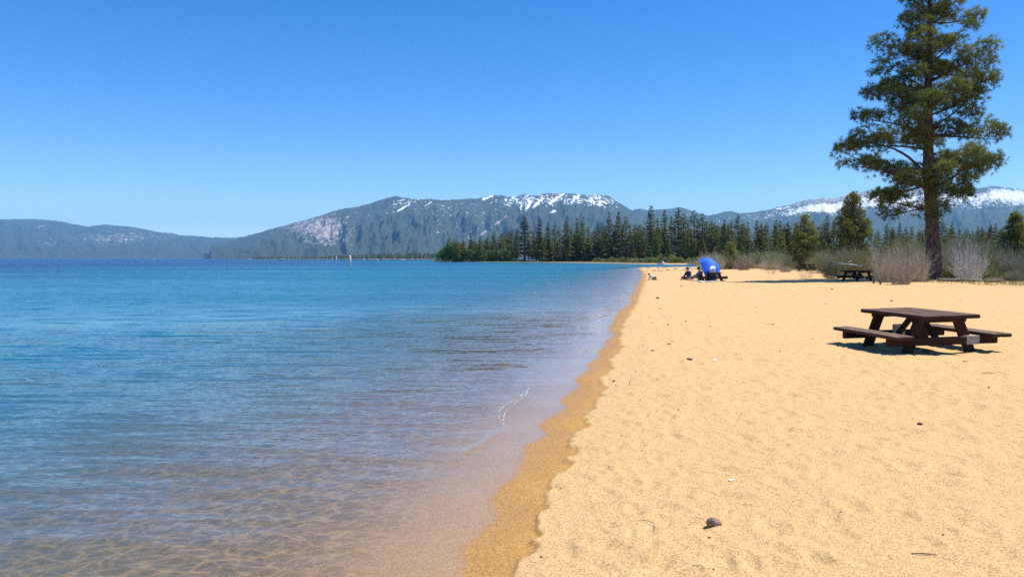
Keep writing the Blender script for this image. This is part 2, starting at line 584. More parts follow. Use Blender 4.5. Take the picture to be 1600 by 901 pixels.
def m_water():
    m, t = mat_new("clear lake water")
    co = t.n("TexCoord").outputs["Object"]
    dep, sh = t.attr("depth"), t.attr("shore")
    geo = t.n("NewGeometry")
    dist = t.n("CameraData").outputs["View Distance"]

    def slope(scale, stretch, rot, amp, detail=2.0, off=0.0):
        mp = t.n("Mapping", i_Vector=co, i_Scale=(scale * stretch, scale, scale), i_Rotation=(0, 0, R(rot)), i_Location=(off, off, 0))
        nz = t.noise(mp, 1.0, detail, .55, 1)
        v = t.vmath("SUBTRACT", nz, (.5, .5, .5))
        return t.vmath("SCALE", v, scale=amp)

    near = t.vmath("ADD", slope(8.0, .16, 6, .34, 2), slope(2.9, .16, -5, .34, 2, 3.1))
    near = t.vmath("ADD", near, slope(24.0, .38, 12, .30, 2, 7.7))
    near = t.vmath("ADD", near, slope(.8, .35, 4, .16, 2, 1.7))
    near = t.vmath("SCALE", near, scale=t.math("MULTIPLY_ADD", t.ramp(dist, 8, 110), 1.8, 1.4))
    gust = t.ramp(t.noise(t.n("Mapping", i_Vector=co, i_Scale=(.012, .05, .05)), 1.0, 4, .6), .3, .72)
    calm = t.ramp(sh, .0, 2.6)
    amp = t.math("MULTIPLY", t.math("MULTIPLY_ADD", calm, .86, .14), t.math("MULTIPLY_ADD", gust, .8, .55))
    sl = t.vmath("SCALE", near, scale=amp)
    sl = t.vmath("MULTIPLY", sl, (.8, 1.25, 0))
    # wave faces turned toward the eye are the ones seen at a low angle: fold the hidden ones over
    ih = t.vmath("NORMALIZE", t.vmath("MULTIPLY", geo.outputs["Incoming"], (1, 1, 0)))
    sv = t.vmath("DOT_PRODUCT", sl, ih, out=1)
    fold = t.math("MULTIPLY", t.math("SUBTRACT", t.math("ABSOLUTE", sv), sv), t.ramp(dist, 6, 45))
    sl = t.vmath("ADD", sl, t.vmath("SCALE", ih, scale=fold))
    nrm = t.vmath("NORMALIZE", t.vmath("ADD", geo.outputs["Normal"], sl))
    cosv = t.math("ABSOLUTE", t.vmath("DOT_PRODUCT", nrm, geo.outputs["Incoming"], out=1))
    f5 = t.math("POWER", t.math("SUBTRACT", 1.0, cosv, clamp=True), 5.0)
    fres = t.math("MULTIPLY_ADD", f5, t.math("MULTIPLY_ADD", t.ramp(dist, 10, 40), -.10, .80), .02)
    # the water's own colour: clear and faintly green over the shallows, blue where it is deep
    deep = t.mix(t.ramp(dep, .6, 6.0), (.008, .145, .195), (.001, .030, .095))
    deepf = t.math("SUBTRACT", 1.0, t.math("POWER", 2.718, t.math("MULTIPLY", dep, -1.35)), clamp=True)
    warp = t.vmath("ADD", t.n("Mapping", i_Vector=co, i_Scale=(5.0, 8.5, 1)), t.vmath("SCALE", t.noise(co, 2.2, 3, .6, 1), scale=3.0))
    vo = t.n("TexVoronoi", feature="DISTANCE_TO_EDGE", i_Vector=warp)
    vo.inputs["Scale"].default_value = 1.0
    caustic = t.ramp(vo.outputs[0], .16, .01)  # net of focused sunlight, painted into the water's tint
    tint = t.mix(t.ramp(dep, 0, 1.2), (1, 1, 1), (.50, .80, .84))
    tint = t.mix(t.math("MULTIPLY", t.math("SUBTRACT", 1.0, caustic), t.ramp(dep, .005, .10)), tint, t.vmath("SCALE", tint, scale=.70))
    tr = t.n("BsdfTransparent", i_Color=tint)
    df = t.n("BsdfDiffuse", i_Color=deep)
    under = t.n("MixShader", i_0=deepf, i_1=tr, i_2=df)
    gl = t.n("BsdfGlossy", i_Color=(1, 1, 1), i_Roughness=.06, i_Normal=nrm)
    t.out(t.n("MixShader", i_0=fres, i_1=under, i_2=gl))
    return m


def build_lake():
    ang = np.concatenate([np.radians(np.arange(-40, 40, .25)), np.radians(np.arange(40, 320, 5.0))])
    rad = np.concatenate([[.05], np.arange(.5, 3.4, .5), np.geomspace(3.5, 60, 330), np.geomspace(62, 900, 110), np.geomspace(950, 24000, 40)])
    X, Y, F = polar(ang, rad)
    d = sdf(X, Y)
    dw = np.maximum(-d, 0)
    Z = np.zeros_like(X)
    # small swash wave running up the beach (two bent crests)
    for pts, h in ((SWASH1, .030), (SWASH2, .020), (SWASH3, .022), (SWASH4, .016)):
        best = np.full(X.shape, 1e9); tt = np.zeros_like(X)
        for i in range(len(pts) - 1):
            a, b = np.array(pts[i]), np.array(pts[i + 1])
            e = b - a
            t = np.clip(((X - a[0]) * e[0] + (Y - a[1]) * e[1]) / (e @ e), 0, 1)
            q = np.hypot(X - a[0] - t * e[0], Y - a[1] - t * e[1])
            k = q < best
            tt = np.where(k, (i + t) / (len(pts) - 1), tt)
            best = np.where(k, q, best)
        Z += h * np.exp(-(best / .055) ** 2) * np.sin(np.pi * np.clip(tt, .02, .98))
    dl = sdf(X, Y)
    keep = (d < 1.5).ravel()
    Fk = F[keep[F].any(1)]
    bed = -ground_z(X, Y, d, fine=False)
    sheet("lake_water", X, Y, Z, Fk, m_water(), dict(depth=np.where(d > 0, 0, bed), shore=dw))


def px_line(p, z=0.0):
    return [(v.x, v.y) for v in (at_z(x, y, z) for x, y in p)]


SWASH1 = px_line([(826, 607), (817, 620), (803, 630), (790, 640), (784, 652), (786, 663)])
SWASH2 = px_line([(794, 665), (782, 673), (768, 684), (752, 696), (735, 704), (712, 712)])
SWASH3 = px_line([(978, 461), (968, 464), (958, 466)])
SWASH4 = px_line([(965, 488), (952, 494), (940, 499), (930, 505)])


# ------------------------------------------------------------------ setting: mountains
def m_mountain(tone):
    m, t = mat_new("forested granite slope")
    co = t.n("TexCoord").outputs["Object"]
    snow, gran = t.attr("snow"), t.attr("granite")
    mp = t.n("Mapping", i_Vector=co, i_Scale=(1, .35, .5))
    n1 = t.noise(mp, .017, 4, .65)
    n2 = t.noise(mp, .045, 3, .6)
    n3 = t.noise(mp, .003, 4, .6)
    nz = t.math("ADD", t.math("MULTIPLY", n1, .55), t.math("MULTIPLY", n2, .45))
    forest = t.mix(t.ramp(n2, .35, .65), tuple(c * .6 for c in tone), tuple(c * 1.5 for c in tone))
    rock = t.mix(t.ramp(n1, .3, .7), (.22, .19, .17), (.40, .35, .315))
    gf = t.ramp(t.math("ADD", nz, t.math("MULTIPLY_ADD", gran, .34, -.17)), .545, .61)
    c = t.mix(gf, forest, rock)
    sf = t.ramp(t.math("ADD", nz, t.math("MULTIPLY_ADD", snow, .36, -.18)), .515, .55)
    c = t.mix(sf, c, (.86, .88, .92))
    c = t.mix(t.math("MULTIPLY", t.ramp(n3, .45, .7), .25), c, t.vmath("SCALE", c, scale=.6))
    bp = t.n("Bump", i_Strength=1.0, i_Distance=26.0, i_Height=t.math("ADD", n1, t.math("MULTIPLY", n2, .6)))
    t.out(t.n("BsdfPrincipled", i_Base_Color=c, i_Roughness=.95, i_Normal=bp))
    return m


def mountain(name, prof, D, depth, x0, x1, step, seed, snow_fn, gran_fn, tone, relief=.2, curve=1.25, base=-3):
    px = np.arange(x0, x1, step)
    ridge = np.interp(px, [p[0] for p in prof], [p[1] for p in prof])
    ridge = ridge + (fbm(px / 14, px * 0, 4, seed) - .5) * 3.0 + (vnoise(px / 2.2, px * 0, seed + 3) - .5) * .9
    H = np.maximum((YH - ridge) / FPX * D, 5) + CAMZ
    s = np.concatenate([np.linspace(0, 1, 110), [1.04, 1.12, 1.3]])
    S, P = np.meshgrid(s, px, indexing="ij")
    Hh = np.broadcast_to(H, S.shape)
    # each column's ridge wanders in distance, so that spurs run toward the viewer
    Dr = D * (1 + .10 * (fbm(px / 60, px * 0, 3, seed + 5) - .5))
    foot = (D - depth) * (1 + .05 * (fbm(px / 40, px * 0, 3, seed + 9) - .5))
    Yv = foot + (Dr - foot) * S
    Xv = (P - 800) / FPX * Yv
    up = np.clip(S, 0, 1)
    prof_h = up ** curve
    spur = 1 - np.abs(2 * fbm(P / 34 + fbm(P / 50, S * 3, 2, seed + 2), S * 2.2, 5, seed + 21) - 1) * 2
    spur2 = fbm(P / 9, S * 9, 4, seed + 31) - .5
    env = np.clip(S * (1 - S) * 4, 0, 1) * (S <= 1)
    Hs = Hh * (Dr / D)
    Z = Hs * (prof_h - env * relief * (.5 - .5 * spur) + env * relief * .50 * spur2)
    lim = Hs * (Yv / Dr) * .985
    Z = np.where(S < .999, np.minimum(Z, lim), Z)
    Z = np.where(S > 1.001, Hs * (1 - (S - 1) * 1.6), Z)
    Z = np.where(S < .02, base, Z)
    n = len(px)
    i = np.arange(len(s) - 1)[:, None] * n + np.arange(n - 1)[None, :]
    F = np.stack([i, i + 1, i + n + 1, i + n], -1).reshape(-1, 4)
    py = YH - (Z - CAMZ) / Yv * FPX
    drop = py - np.broadcast_to(ridge, S.shape)
    sheet(name, Xv, Yv, Z, F, m_mountain(tone), dict(snow=snow_fn(P, py, drop), granite=gran_fn(P, py, drop)))


def bump2(P, y, cx, cy, rx, ry):
    return np.exp(-(((P - cx) / rx) ** 2 + ((y - cy) / ry) ** 2))


def line_d(P, y, a, b):
    ex, ey = b[0] - a[0], b[1] - a[1]
    t = np.clip(((P - a[0]) * ex + (y - a[1]) * ey) / (ex * ex + ey * ey), 0, 1)
    return np.hypot(P - a[0] - t * ex, y - a[1] - t * ey)


def build_mountains():
    forest_tone = (.034, .046, .026)  # base colour of the wooded slopes
    left = [(-500, 350), (-300, 338), (-150, 345), (0, 343), (40, 342), (90, 345), (140, 354), (165, 351.5), (205, 354), (240, 361), (290, 368),
            (330, 370.5), (380, 371), (430, 376), (520, 385), (640, 392)]
    mountain("distant_hills", left, 15000, 6500, -500, 640, 2.2, 100,
             lambda P, y, dr: P * 0 - .4,
             lambda P, y, dr: .30 + .28 * bump2(P, y, 165, 372, 60, 14) + .35 * bump2(P, y, 66, 354, 14, 5) + .15 * bump2(P, y, 75, 378, 30, 14)
             + .2 * bump2(P, y, 240, 370, 60, 10) - .3 * sstep(384, 394, y), forest_tone, .22)
    main = [(330, 384), (360, 377), (380, 370.5), (410, 361.5), (430, 356.5), (450, 351), (480, 343.5), (510, 333.5), (530, 328), (545, 325), (562, 323),
            (580, 318), (600, 311), (612, 308), (620, 306.5), (632, 308.5), (645, 311.5), (660, 312), (672, 311.5), (685, 312.5), (700, 313), (725, 311.5), (745, 311), (758, 308),
            (770, 305), (782, 306), (795, 308), (808, 307.5), (813, 305), (820, 302.5), (828, 305), (838, 306), (848, 303.5), (865, 302.5), (890, 302.8), (905, 304.5), (918, 305.5), (932, 304), (942, 304.5),
            (950, 307), (960, 313), (975, 322), (990, 331), (1010, 340), (1040, 351), (1080, 362), (1130, 374), (1200, 388), (1260, 396)]

    def m_snow(P, y, dr):
        s = .62 * bump2(P, y, 865, 312, 88, 15) + .30 * bump2(P, y, 800, 318, 40, 14) + .36 * bump2(P, y, 935, 312, 30, 14)
        s += .55 * bump2(P, y, 635, 315, 40, 13) + .22 * bump2(P, y, 720, 318, 60, 8) + .30 * bump2(P, y, 955, 325, 20, 10)
        for a, b, w in (((880, 303), (858, 318), 3.5), ((898, 306), (892, 320), 2.5), ((833, 310), (822, 328), 4), ((845, 312), (832, 325), 3),
                        ((905, 306), (888, 319), 2.5), ((770, 306), (754, 312), 2.5), ((640, 320), (622, 330), 2.2), ((674, 316), (665, 322), 2), ((815, 316), (815, 327), 3), ((866, 330), (858, 333), 3)):
            s = np.maximum(s, .95 * np.exp(-(line_d(P, y, a, b) / w) ** 2))
        return s * .86 - .03

    def m_gran(P, y, dr):
        g = .30 + .50 * bump2(P, y, 505, 358, 45, 26) + .25 * bump2(P, y, 520, 372, 28, 14) + .12 * bump2(P, y, 700, 355, 90, 28) + .18 * bump2(P, y, 460, 352, 50, 14)
        g = np.maximum(g, .9 * np.exp(-(line_d(P, y, (792, 338.5), (752, 366)) / 3.0) ** 2))
        g += .2 * bump2(P, y, 680, 325, 120, 15)
        g -= .38 * sstep(380, 393, y) + .1 * bump2(P, y, 610, 350, 40, 25)
        return g
    mountain("main_mountain", main, 10000, 5200, 330, 1260, 1.25, 200, m_snow, m_gran, forest_tone, .32)
    right = [(900, 345), (985, 331), (992, 326.5), (1000, 325.5), (1010, 328), (1025, 328.5), (1042, 327.5), (1060, 324.5), (1072, 327), (1090, 333), (1107, 337), (1120, 334),
             (1130, 331.5), (1142, 329.5), (1155, 333), (1175, 331.5), (1195, 329), (1215, 324), (1232, 320), (1260, 313), (1285, 309), (1300, 310.5), (1340, 301), (1380, 297), (1430, 297),
             (1470, 291), (1487, 288.5), (1500, 292), (1520, 295), (1545, 291.5), (1565, 293.5), (1600, 296.5), (1680, 306), (1760, 300), (1860, 318), (2000, 340), (2200, 360)]

    def r_snow(P, y, dr):
        s = .66 * bump2(P, dr, 1290, 13, 60, 8) + .58 * bump2(P, dr, 1400, 15, 90, 9) + .70 * bump2(P, dr, 1590, 9, 65, 11)
        s += .40 * bump2(P, dr, 1180, 8, 90, 9) + .3 * bump2(P, dr, 1050, 6, 60, 9) + .56 * bump2(P, dr, 1480, 24, 240, 24)
        s = np.maximum(s, .95 * np.exp(-(line_d(P, y, (1212, 327), (1238, 322)) / 2.4) ** 2))
        s -= .75 * bump2(P, dr, 1285, 2, 60, 4.5) + .6 * bump2(P, dr, 1470, 3, 55, 6)
        return s - .08
    mountain("snowy_mountain_range", right, 12500, 6000, 900, 2200, 1.6, 300, r_snow,
             lambda P, y, dr: .30 + .6 * bump2(P, dr, 1290, 2, 90, 7) + .6 * bump2(P, dr, 1470, 3, 80, 8) + .12 * bump2(P, dr, 1200, 10, 200, 10), forest_tone, .20)


# ------------------------------------------------------------------ light, sky, haze
SUN_EL, SUN_AZ = R(62.5), R(84)      # azimuth measured from the view direction (+Y) toward the right (+X)


def build_light():
    w = bpy.data.worlds.new("World")
    SC.world = w
    w.use_nodes = True
    nt = w.node_tree
    bg = nt.nodes["Background"]
    sky = nt.nodes.new("ShaderNodeTexSky")
    sky.sky_type = "NISHITA"
    sky.sun_disc = False
    sky.sun_elevation = SUN_EL
    sky.sun_rotation = SUN_AZ
    sky.altitude = 1900
    sky.air_density = 1.0
    sky.dust_density = .3
    sky.ozone_density = 2.5
    hsv = nt.nodes.new("ShaderNodeHueSaturation")
    hsv.inputs["Saturation"].default_value = 1.40
    hsv.inputs["Hue"].default_value = .509
    hsv.inputs["Value"].default_value = 1.34
    nt.links.new(sky.outputs[0], hsv.inputs["Color"])
    nt.links.new(hsv.outputs[0], bg.inputs[0])
    bg.inputs[1].default_value = .105
    sd = bpy.data.lights.new("sun", "SUN")
    sd.energy = 4.9
    sd.angle = R(.53)
    sd.color = (1, .955, .87)
    so = bpy.data.objects.new("sun", sd)
    COL.objects.link(so)
    v = Vector((math.sin(SUN_AZ) * math.cos(SUN_EL), math.cos(SUN_AZ) * math.cos(SUN_EL), math.sin(SUN_EL)))
    so.rotation_euler = v.to_track_quat("Z", "Y").to_euler()


def build_haze():
    m, t = mat_new("thin air haze")
    vol = t.n("VolumePrincipled")
    vol.inputs["Color"].default_value = (.26, .62, 1.0, 1)
    vol.inputs["Density"].default_value = 3.8e-5
    o = t.n("OutputMaterial")
    t.t.links.new(vol.outputs[0], o.inputs["Volume"])
    mb = MB()
    mb.box((3000, 2000, 680), (48000, 52000, 1400))
    h = mb.build("haze", m)
    h["kind"] = "stuff"


build_ground()
build_lake()
build_mountains()
build_light()
build_haze()
# ------------------------------------------------------------------ picnic tables
TW, TL = 1.05, 1.95            # tabletop width (x) and length (y)


def make_table(label):
    r = empty("picnic_table")
    tag(r, label, "picnic table", "heavy dark wooden picnic tables on the beach")
    W, D = M["table_wood"], M["bench_wood"]
    top = MB()
    n = 3
    pw = TW / n
    for i in range(n):
        top.box((-TW / 2 + pw * (i + .5), .012 * (i - 1), .628), (pw - .010, TL + .02 * (i % 2), .068), bev=.012)
    top.build("tabletop", W, r)
    for sx in (-1, 1):
        b = MB()
        b.box((sx * .79, .02, .298), (.165, TL + .13, .062), bev=.012)
        b.box((sx * .962, -.01, .298), (.165, TL + .10, .062), bev=.012)
        b.build("seat", D, r)
    for sy in (-1, 1):
        y = sy * .70
        q = MB(); q.box((0, y, .558), (.86, .085, .072), bev=.01); q.build("top_support", W, r)
        q = MB(); q.box((0, y + sy * .003, .20), (2.02, .085, .134), bev=.012)
        q.build("seat_beam", W, r)
        for sx in (-1, 1):
            g = MB()
            g.bar((sx * .34, y - sy * .092, .592), (sx * .64, y - sy * .092, -.16), .17, .086, (0, 1, 0), .01)
            lg = g.build("leg", W, r)
            for k, z in ((.40, .55), (.50, .23)):
                bb = MB()
                bb.tube([(sx * k, y + sy * .02, z), (sx * k, y + sy * .058, z)], .014, 6)
                bb.build("bolt", M["bolt"], lg)
        g = MB()
        g.bar((0, y - sy * .14, .21), (0, sy * .12, .585), .085, .085, (1, 0, 0), .008)
        g.build("brace", W, r)
    return r


def put_table(t, x, y, rz, dz=0.0, roll=0.0, scale=1.0):
    t.location = (x, y, gz(x, y) + dz)
    t.rotation_euler = (0, roll, rz)
    t.scale = (scale,) * 3
    return t


def build_tables():
    t = make_table("big dark brown picnic table standing alone on the open sand, grey plates on its frame")
    put_table(t, TABLE[0], TABLE[1], .11, 0, R(-1.2))
    t.location.z = .85 - .662
    clones = []
    for lb in ("black-looking picnic table in deep shade under the tall pine", "picnic table beside the blue beach umbrella",
               "mostly hidden dark picnic table behind the grey sage mound"):
        c = copy_tree(t); c["label"] = lb; clones.append(c)
    pl = MB(); pl.box((.54, -.749, .205), (.235, .008, .150), bev=.002); pl.box((.54, -.703, .2735), (.235, .098, .006), bev=.002)
    p = pl.build("metal_plate", M["steel"], t)
    pl = MB(); pl.box((.06, .640, .255), (.25, .008, .25), bev=.002); pl.build("metal_plate", M["steel"], t)
    g = ground_hit(1344, 439)
    put_table(clones[0], g.x + .1, g.y + .7, .35, .04)
    g = ground_hit(1122, 439.5)
    put_table(clones[1], g.x, g.y + 1.0, -.19, .04, 0, .86)
    g = ground_hit(1266, 423)
    put_table(clones[2], g.x, g.y + 1, .5, .1)
    # loose things under the near table
    b = MB()
    for k in range(9):
        pass
    return t


def blob(name, mat, loc, size, seed, parent=None, sub=2, rough=.35):
    """an uneven stone or cloth lump: a noise-displaced sphere"""
    r = random.Random(seed)
    vs, fs = [], []
    nu, nv = 6 + sub * 3, 4 + sub * 2
    off = [Vector((r.uniform(-1, 1), r.uniform(-1, 1), r.uniform(-1, 1))).normalized() for _ in range(7)]
    amp = [r.uniform(-rough, rough) for _ in off]
    for j in range(nv + 1):
        th = math.pi * j / nv
        for i in range(nu):
            ph = 2 * math.pi * i / nu
            d = Vector((math.sin(th) * math.cos(ph), math.sin(th) * math.sin(ph), math.cos(th)))
            k = 1 + sum(a * max(0, d.dot(o)) ** 2 for a, o in zip(amp, off))
            vs.append((d.x * size[0] * k, d.y * size[1] * k, d.z * size[2] * k))
    for j in range(nv):
        for i in range(nu):
            a, b = j * nu + i, j * nu + (i + 1) % nu
            fs.append((a, a + nu, b + nu, b))
    o = mesh_obj(name, vs, fs, mat, parent, smooth=sub > 2)
    o.location = loc
    o.rotation_euler = (0, 0, r.uniform(0, 6.28))
    return o


# ------------------------------------------------------------------ pines with limbs and needle tufts
def interp(pts, x):
    return float(np.interp(x, [p[0] for p in pts], [p[1] for p in pts]))


def perp(d, rnd):
    a = Vector((rnd.uniform(-1, 1), rnd.uniform(-1, 1), rnd.uniform(-1, 1)))
    a = a - d * a.dot(d)
    return a.normalized() if a.length > 1e-3 else Vector((1, 0, 0))


class Needles:
    def __init__(s):
        s.v, s.f, s.t = [], [], []

    def tuft(s, c, d, n, L, w, rnd, tint):
        for _ in range(n):
            q = (d * rnd.uniform(.25, 1.0) + perp(d, rnd) * rnd.uniform(.15, 1.0)).normalized()
            side = perp(q, rnd) * w
            b = c + q * L * .06
            e = c + q * L * rnd.uniform(.7, 1.1)
            i = len(s.v)
            s.v += [tuple(b - side * .6), tuple(b + side * .6), tuple(e + side * .35), tuple(e - side * .35)]
            s.f.append((i, i + 1, i + 2, i + 3))
            tt = min(1, max(0, tint + rnd.uniform(-.2, .2)))
            s.t += [tt] * 4


def tufted_pine(name, H, trunk_r, center, rl, rr, h0, nlimb, seed, mats, label, cat, group=None, tuft_n=16, tuft_L=.30, tuft_w=.016,
                step=.42, manual=(), rise=(2, 42), dens=1.0, flare=0.0, squash=1.0, gapfrac=.32, clump=.62, tufts=22, jit=12):
    """trunk + curved limbs + branchlets ending in needle tufts. rl/rr: crown half-widths (left/right) by height"""
    rnd = random.Random(seed)
    root = empty(name)
    tag(root, label, cat, group)
    tk = MB()
    zs = [-.4, 0, .25, .6, 1.2, 2.2] + [2.2 + (H - 2.2) * (k / 14) for k in range(1, 15)]
    zs = [z for z in zs if z <= H]
    rad = [trunk_r * (1 - .93 * max(z, 0) / H) * (1 + flare * math.exp(-max(z, 0) / .7)) for z in zs]
    tk.tube([(*center(z), z) for z in zs], rad, 18)
    trunk = tk.build("trunk", mats[0], root, True)
    lm, nd = MB(), Needles()
    dead = MB()

    def limb(p0, p1, rad0, sag, bare, tint0):
        L = (p1 - p0).length
        n = max(4, int(L / .5))
        pts = []
        side = Vector((-(p1 - p0).y, (p1 - p0).x, 0))
        side = side.normalized() * rnd.uniform(-.12, .12) * L if side.length > 0 else Vector()
        for i in range(n + 1):
            t = i / n
            p = p0.lerp(p1, t)
            p = p + side * math.sin(math.pi * t) + Vector((0, 0, -sag * L * math.sin(math.pi * t ** .8)))
            pts.append(p)
        lm.tube(pts, [max(.010, rad0 * (1 - .86 * i / n)) for i in range(n + 1)], 5)
        nc = max(1, int(L * (1 - bare) / (clump * 1.05) + .5))
        for k in range(nc + 1):
            t = 1.0 if k == nc else bare + (1 - bare) * (k + rnd.random()) / nc
            x = t * n
            i = min(int(x), n - 1)
            p = pts[i].lerp(pts[i + 1], x - i)
            d = (pts[i + 1] - pts[i]).normalized()
            s = d.cross(Vector((0, 0, 1))).normalized()
            q = clump * rnd.uniform(.62, 1.12) * (1 if L > 1.2 else .8)
            c0 = p + s * rnd.uniform(-.75, .75) * clump * 1.5 * (1 - .7 * (k == nc)) + Vector((0, 0, rnd.uniform(.05, .5) * q))
            lm.tube([p, p.lerp(c0, .5) + Vector((0, 0, -.04)), c0], [.026, .019, .010], 4, False)
            tc = tint0 + rnd.uniform(-.22, .22)
            for m in range(int(tufts * (q / clump) ** 2)):
                o = Vector((rnd.gauss(0, 1), rnd.gauss(0, 1), rnd.gauss(.30, .75))).normalized()
                o = (o + d * .25).normalized()
                e = c0 + Vector((o.x * 1.1, o.y * 1.1, o.z * .88)) * q * rnd.uniform(.45, 1.0)
                if m % 3 == 0: lm.tube([c0, e], [.010, .005], 3, False)
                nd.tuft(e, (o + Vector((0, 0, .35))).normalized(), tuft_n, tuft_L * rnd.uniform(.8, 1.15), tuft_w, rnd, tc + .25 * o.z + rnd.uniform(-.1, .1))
        # dead twiglets on the bare part
        for k in range(int(L * bare * 2.2)):
            x = rnd.uniform(.12, max(.2, bare)) * n
            i = min(int(x), n - 1)
            p = pts[i].lerp(pts[i + 1], x - i)
            q = p + Vector((rnd.uniform(-.4, .4), rnd.uniform(-.4, .4), rnd.uniform(-.5, .25)))
            lm.tube([p, q], [.014, .006], 3, False)

    for (p0, p1, r0, sag, bare) in manual:
        limb(Vector(p0), Vector(p1), r0, sag, bare, .45)
    ga = rnd.uniform(0, 6)
    for k in range(nlimb):
        u = ((k + rnd.random()) / nlimb) ** .92
        ht = h0 + (H - h0) * u
        ga += 2.39996 + rnd.uniform(-.5, .5)
        c, s = math.cos(ga), math.sin(ga)
        rside = interp(rr, ht) if c > 0 else interp(rl, ht)
        mean = .5 * (interp(rr, ht) + interp(rl, ht))
        L = (rside * abs(c) + mean * (1 - abs(c))) * (rnd.uniform(.68, .92) if rnd.random() < .68 else rnd.uniform(.35, .75))
        if L < .12: continue
        ang = R(rise[0] + (rise[1] - rise[0]) * u + rnd.uniform(-jit, jit))
        hb = min(max(ht - L * math.tan(ang), h0 * .8), H - .1)
        cx, cy = center(hb)
        tx, ty = center(ht)
        p0 = Vector((cx, cy, hb))
        p1 = Vector((tx + c * L, ty + s * L * squash, ht))
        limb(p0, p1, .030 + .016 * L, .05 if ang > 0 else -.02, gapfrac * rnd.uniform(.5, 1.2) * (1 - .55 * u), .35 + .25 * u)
    tx, ty = center(H)
    for k in range(10):
        nd.tuft(Vector((tx, ty, H - k * .12)), Vector((rnd.uniform(-.5, .5), rnd.uniform(-.5, .5), 1)).normalized(), tuft_n, tuft_L, tuft_w, rnd, .5)
    lm.build("limbs", mats[0], root, True)
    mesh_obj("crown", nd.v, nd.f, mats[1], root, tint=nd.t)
    return root


def build_tall_pine():
    g = ground_hit(1462, 437)
    Y = g.y
    k = Y / FPX

    def hz(py): return at_y(1457, py, Y).z - g.z

    def lx(px, py): return at_y(px, py, Y).x - g.x
    cl = [(437, 1461), (400, 1459), (370, 1457), (330, 1456), (280, 1451), (200, 1450), (100, 1451), (0, 1453), (-125, 1455)]
    ch = sorted((hz(y), lx(x, y)) for y, x in cl)

    def center(z): return (interp(ch, z), 0.0)
    prof = [(352, 1440, 1472), (335, 1392, 1492), (322, 1365, 1520), (310, 1345, 1535), (290, 1328, 1520), (272, 1318, 1545), (255, 1308, 1556), (235, 1300, 1548), (205, 1312, 1538),
            (180, 1316, 1510), (160, 1328, 1525), (135, 1336, 1546), (110, 1368, 1551), (80, 1374, 1551), (60, 1370, 1530), (40, 1378, 1534), (20, 1396, 1512), (0, 1406, 1502), (-30, 1412, 1494), (-75, 1428, 1482), (-118, 1448, 1462)]
    rl = sorted((hz(y), center(hz(y))[0] - lx(a, y)) for y, a, b in prof)
    rr = sorted((hz(y), lx(b, y) - center(hz(y))[0]) for y, a, b in prof)

    def P(px, py, dy): return (lx(px, py), dy, hz(py))
    man = []
    for (a, b, dy, r0, sag, bare) in (((1447, 276), (1326, 218), -.5, .12, -.13, .50), ((1449, 212), (1335, 182), .3, .10, -.06, .42),
                                      ((1455, 330), (1352, 312), -.6, .10, -.04, .40), ((1451, 290), (1310, 252), .8, .10, -.05, .45),
                                      ((1452, 306), (1546, 262), -.5, .09, .03, .35), ((1451, 200), (1545, 128), .4, .09, .05, .40),
                                      ((1451, 250), (1552, 256), -.7, .09, .03, .30), ((1451, 165), (1540, 100), -.6, .08, .05, .35),
                                      ((1451, 190), (1342, 148), -.8, .09, .03, .30), ((1451, 140), (1378, 92), .7, .07, .03, .25),
                                      ((1455, 318), (1512, 305), .4, .06, .03, .3), ((1451, 235), (1306, 232), -.3, .09, -.04, .55),
                                      ((1452, 325), (1390, 338), .9, .07, -.03, .25), ((1451, 262), (1538, 240), .9, .08, .04, .30)):
        b = (a[0] + (b[0] - a[0]) * .88, a[1] + (b[1] - a[1]) * .9)
        man.append((P(*a, 0), P(*b, dy), r0, sag, bare))
    H = hz(-122)
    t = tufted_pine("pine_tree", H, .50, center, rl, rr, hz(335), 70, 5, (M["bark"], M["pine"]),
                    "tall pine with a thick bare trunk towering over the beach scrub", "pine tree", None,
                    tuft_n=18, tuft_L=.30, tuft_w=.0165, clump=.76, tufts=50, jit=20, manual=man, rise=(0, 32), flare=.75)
    t.location = g
    for a, b in (((1450, 352), (1428, 356)), ((1463, 342), (1480, 322)), ((1452, 150), (1500, 130)), ((1453, 215), (1512, 180)), ((1452, 240), (1420, 250)), ((1453, 305), (1508, 312)), ((1453, 225), (1395, 240)), ((1452, 265), (1400, 262))):
        d = MB()
        p, q = Vector(P(*a, 0)), Vector(P(*b, -.5))
        m = p.lerp(q, .55) + Vector((0, 0, .12))
        d.tube([p, m, q], [.03, .02, .008], 5)
        for _ in range(5):
            e = p.lerp(q, random.uniform(.35, 1))
            d.tube([e, e + Vector((random.uniform(-.4, .4), random.uniform(-.3, .3), random.uniform(-.35, .3)))], [.012, .005], 3, False)
        d.build("dead_branch", M["grey_bark"], t)
    # roots over the sand
    rt = MB()
    for a, L in ((2.7, 1.2), (3.6, .9), (4.3, 1.0), (5.2, 1.3), (5.9, 1.5), (.4, 1.2)):
        pts = [Vector((math.cos(a) * r, math.sin(a) * r, z)) for r, z in ((.25, .5), (.55, .2), (.85, .07), (L, -.05))]
        rt.tube(pts, [.20, .17, .12, .06], 8)
    rt.build("roots", M["bark"], t, True)
    return g


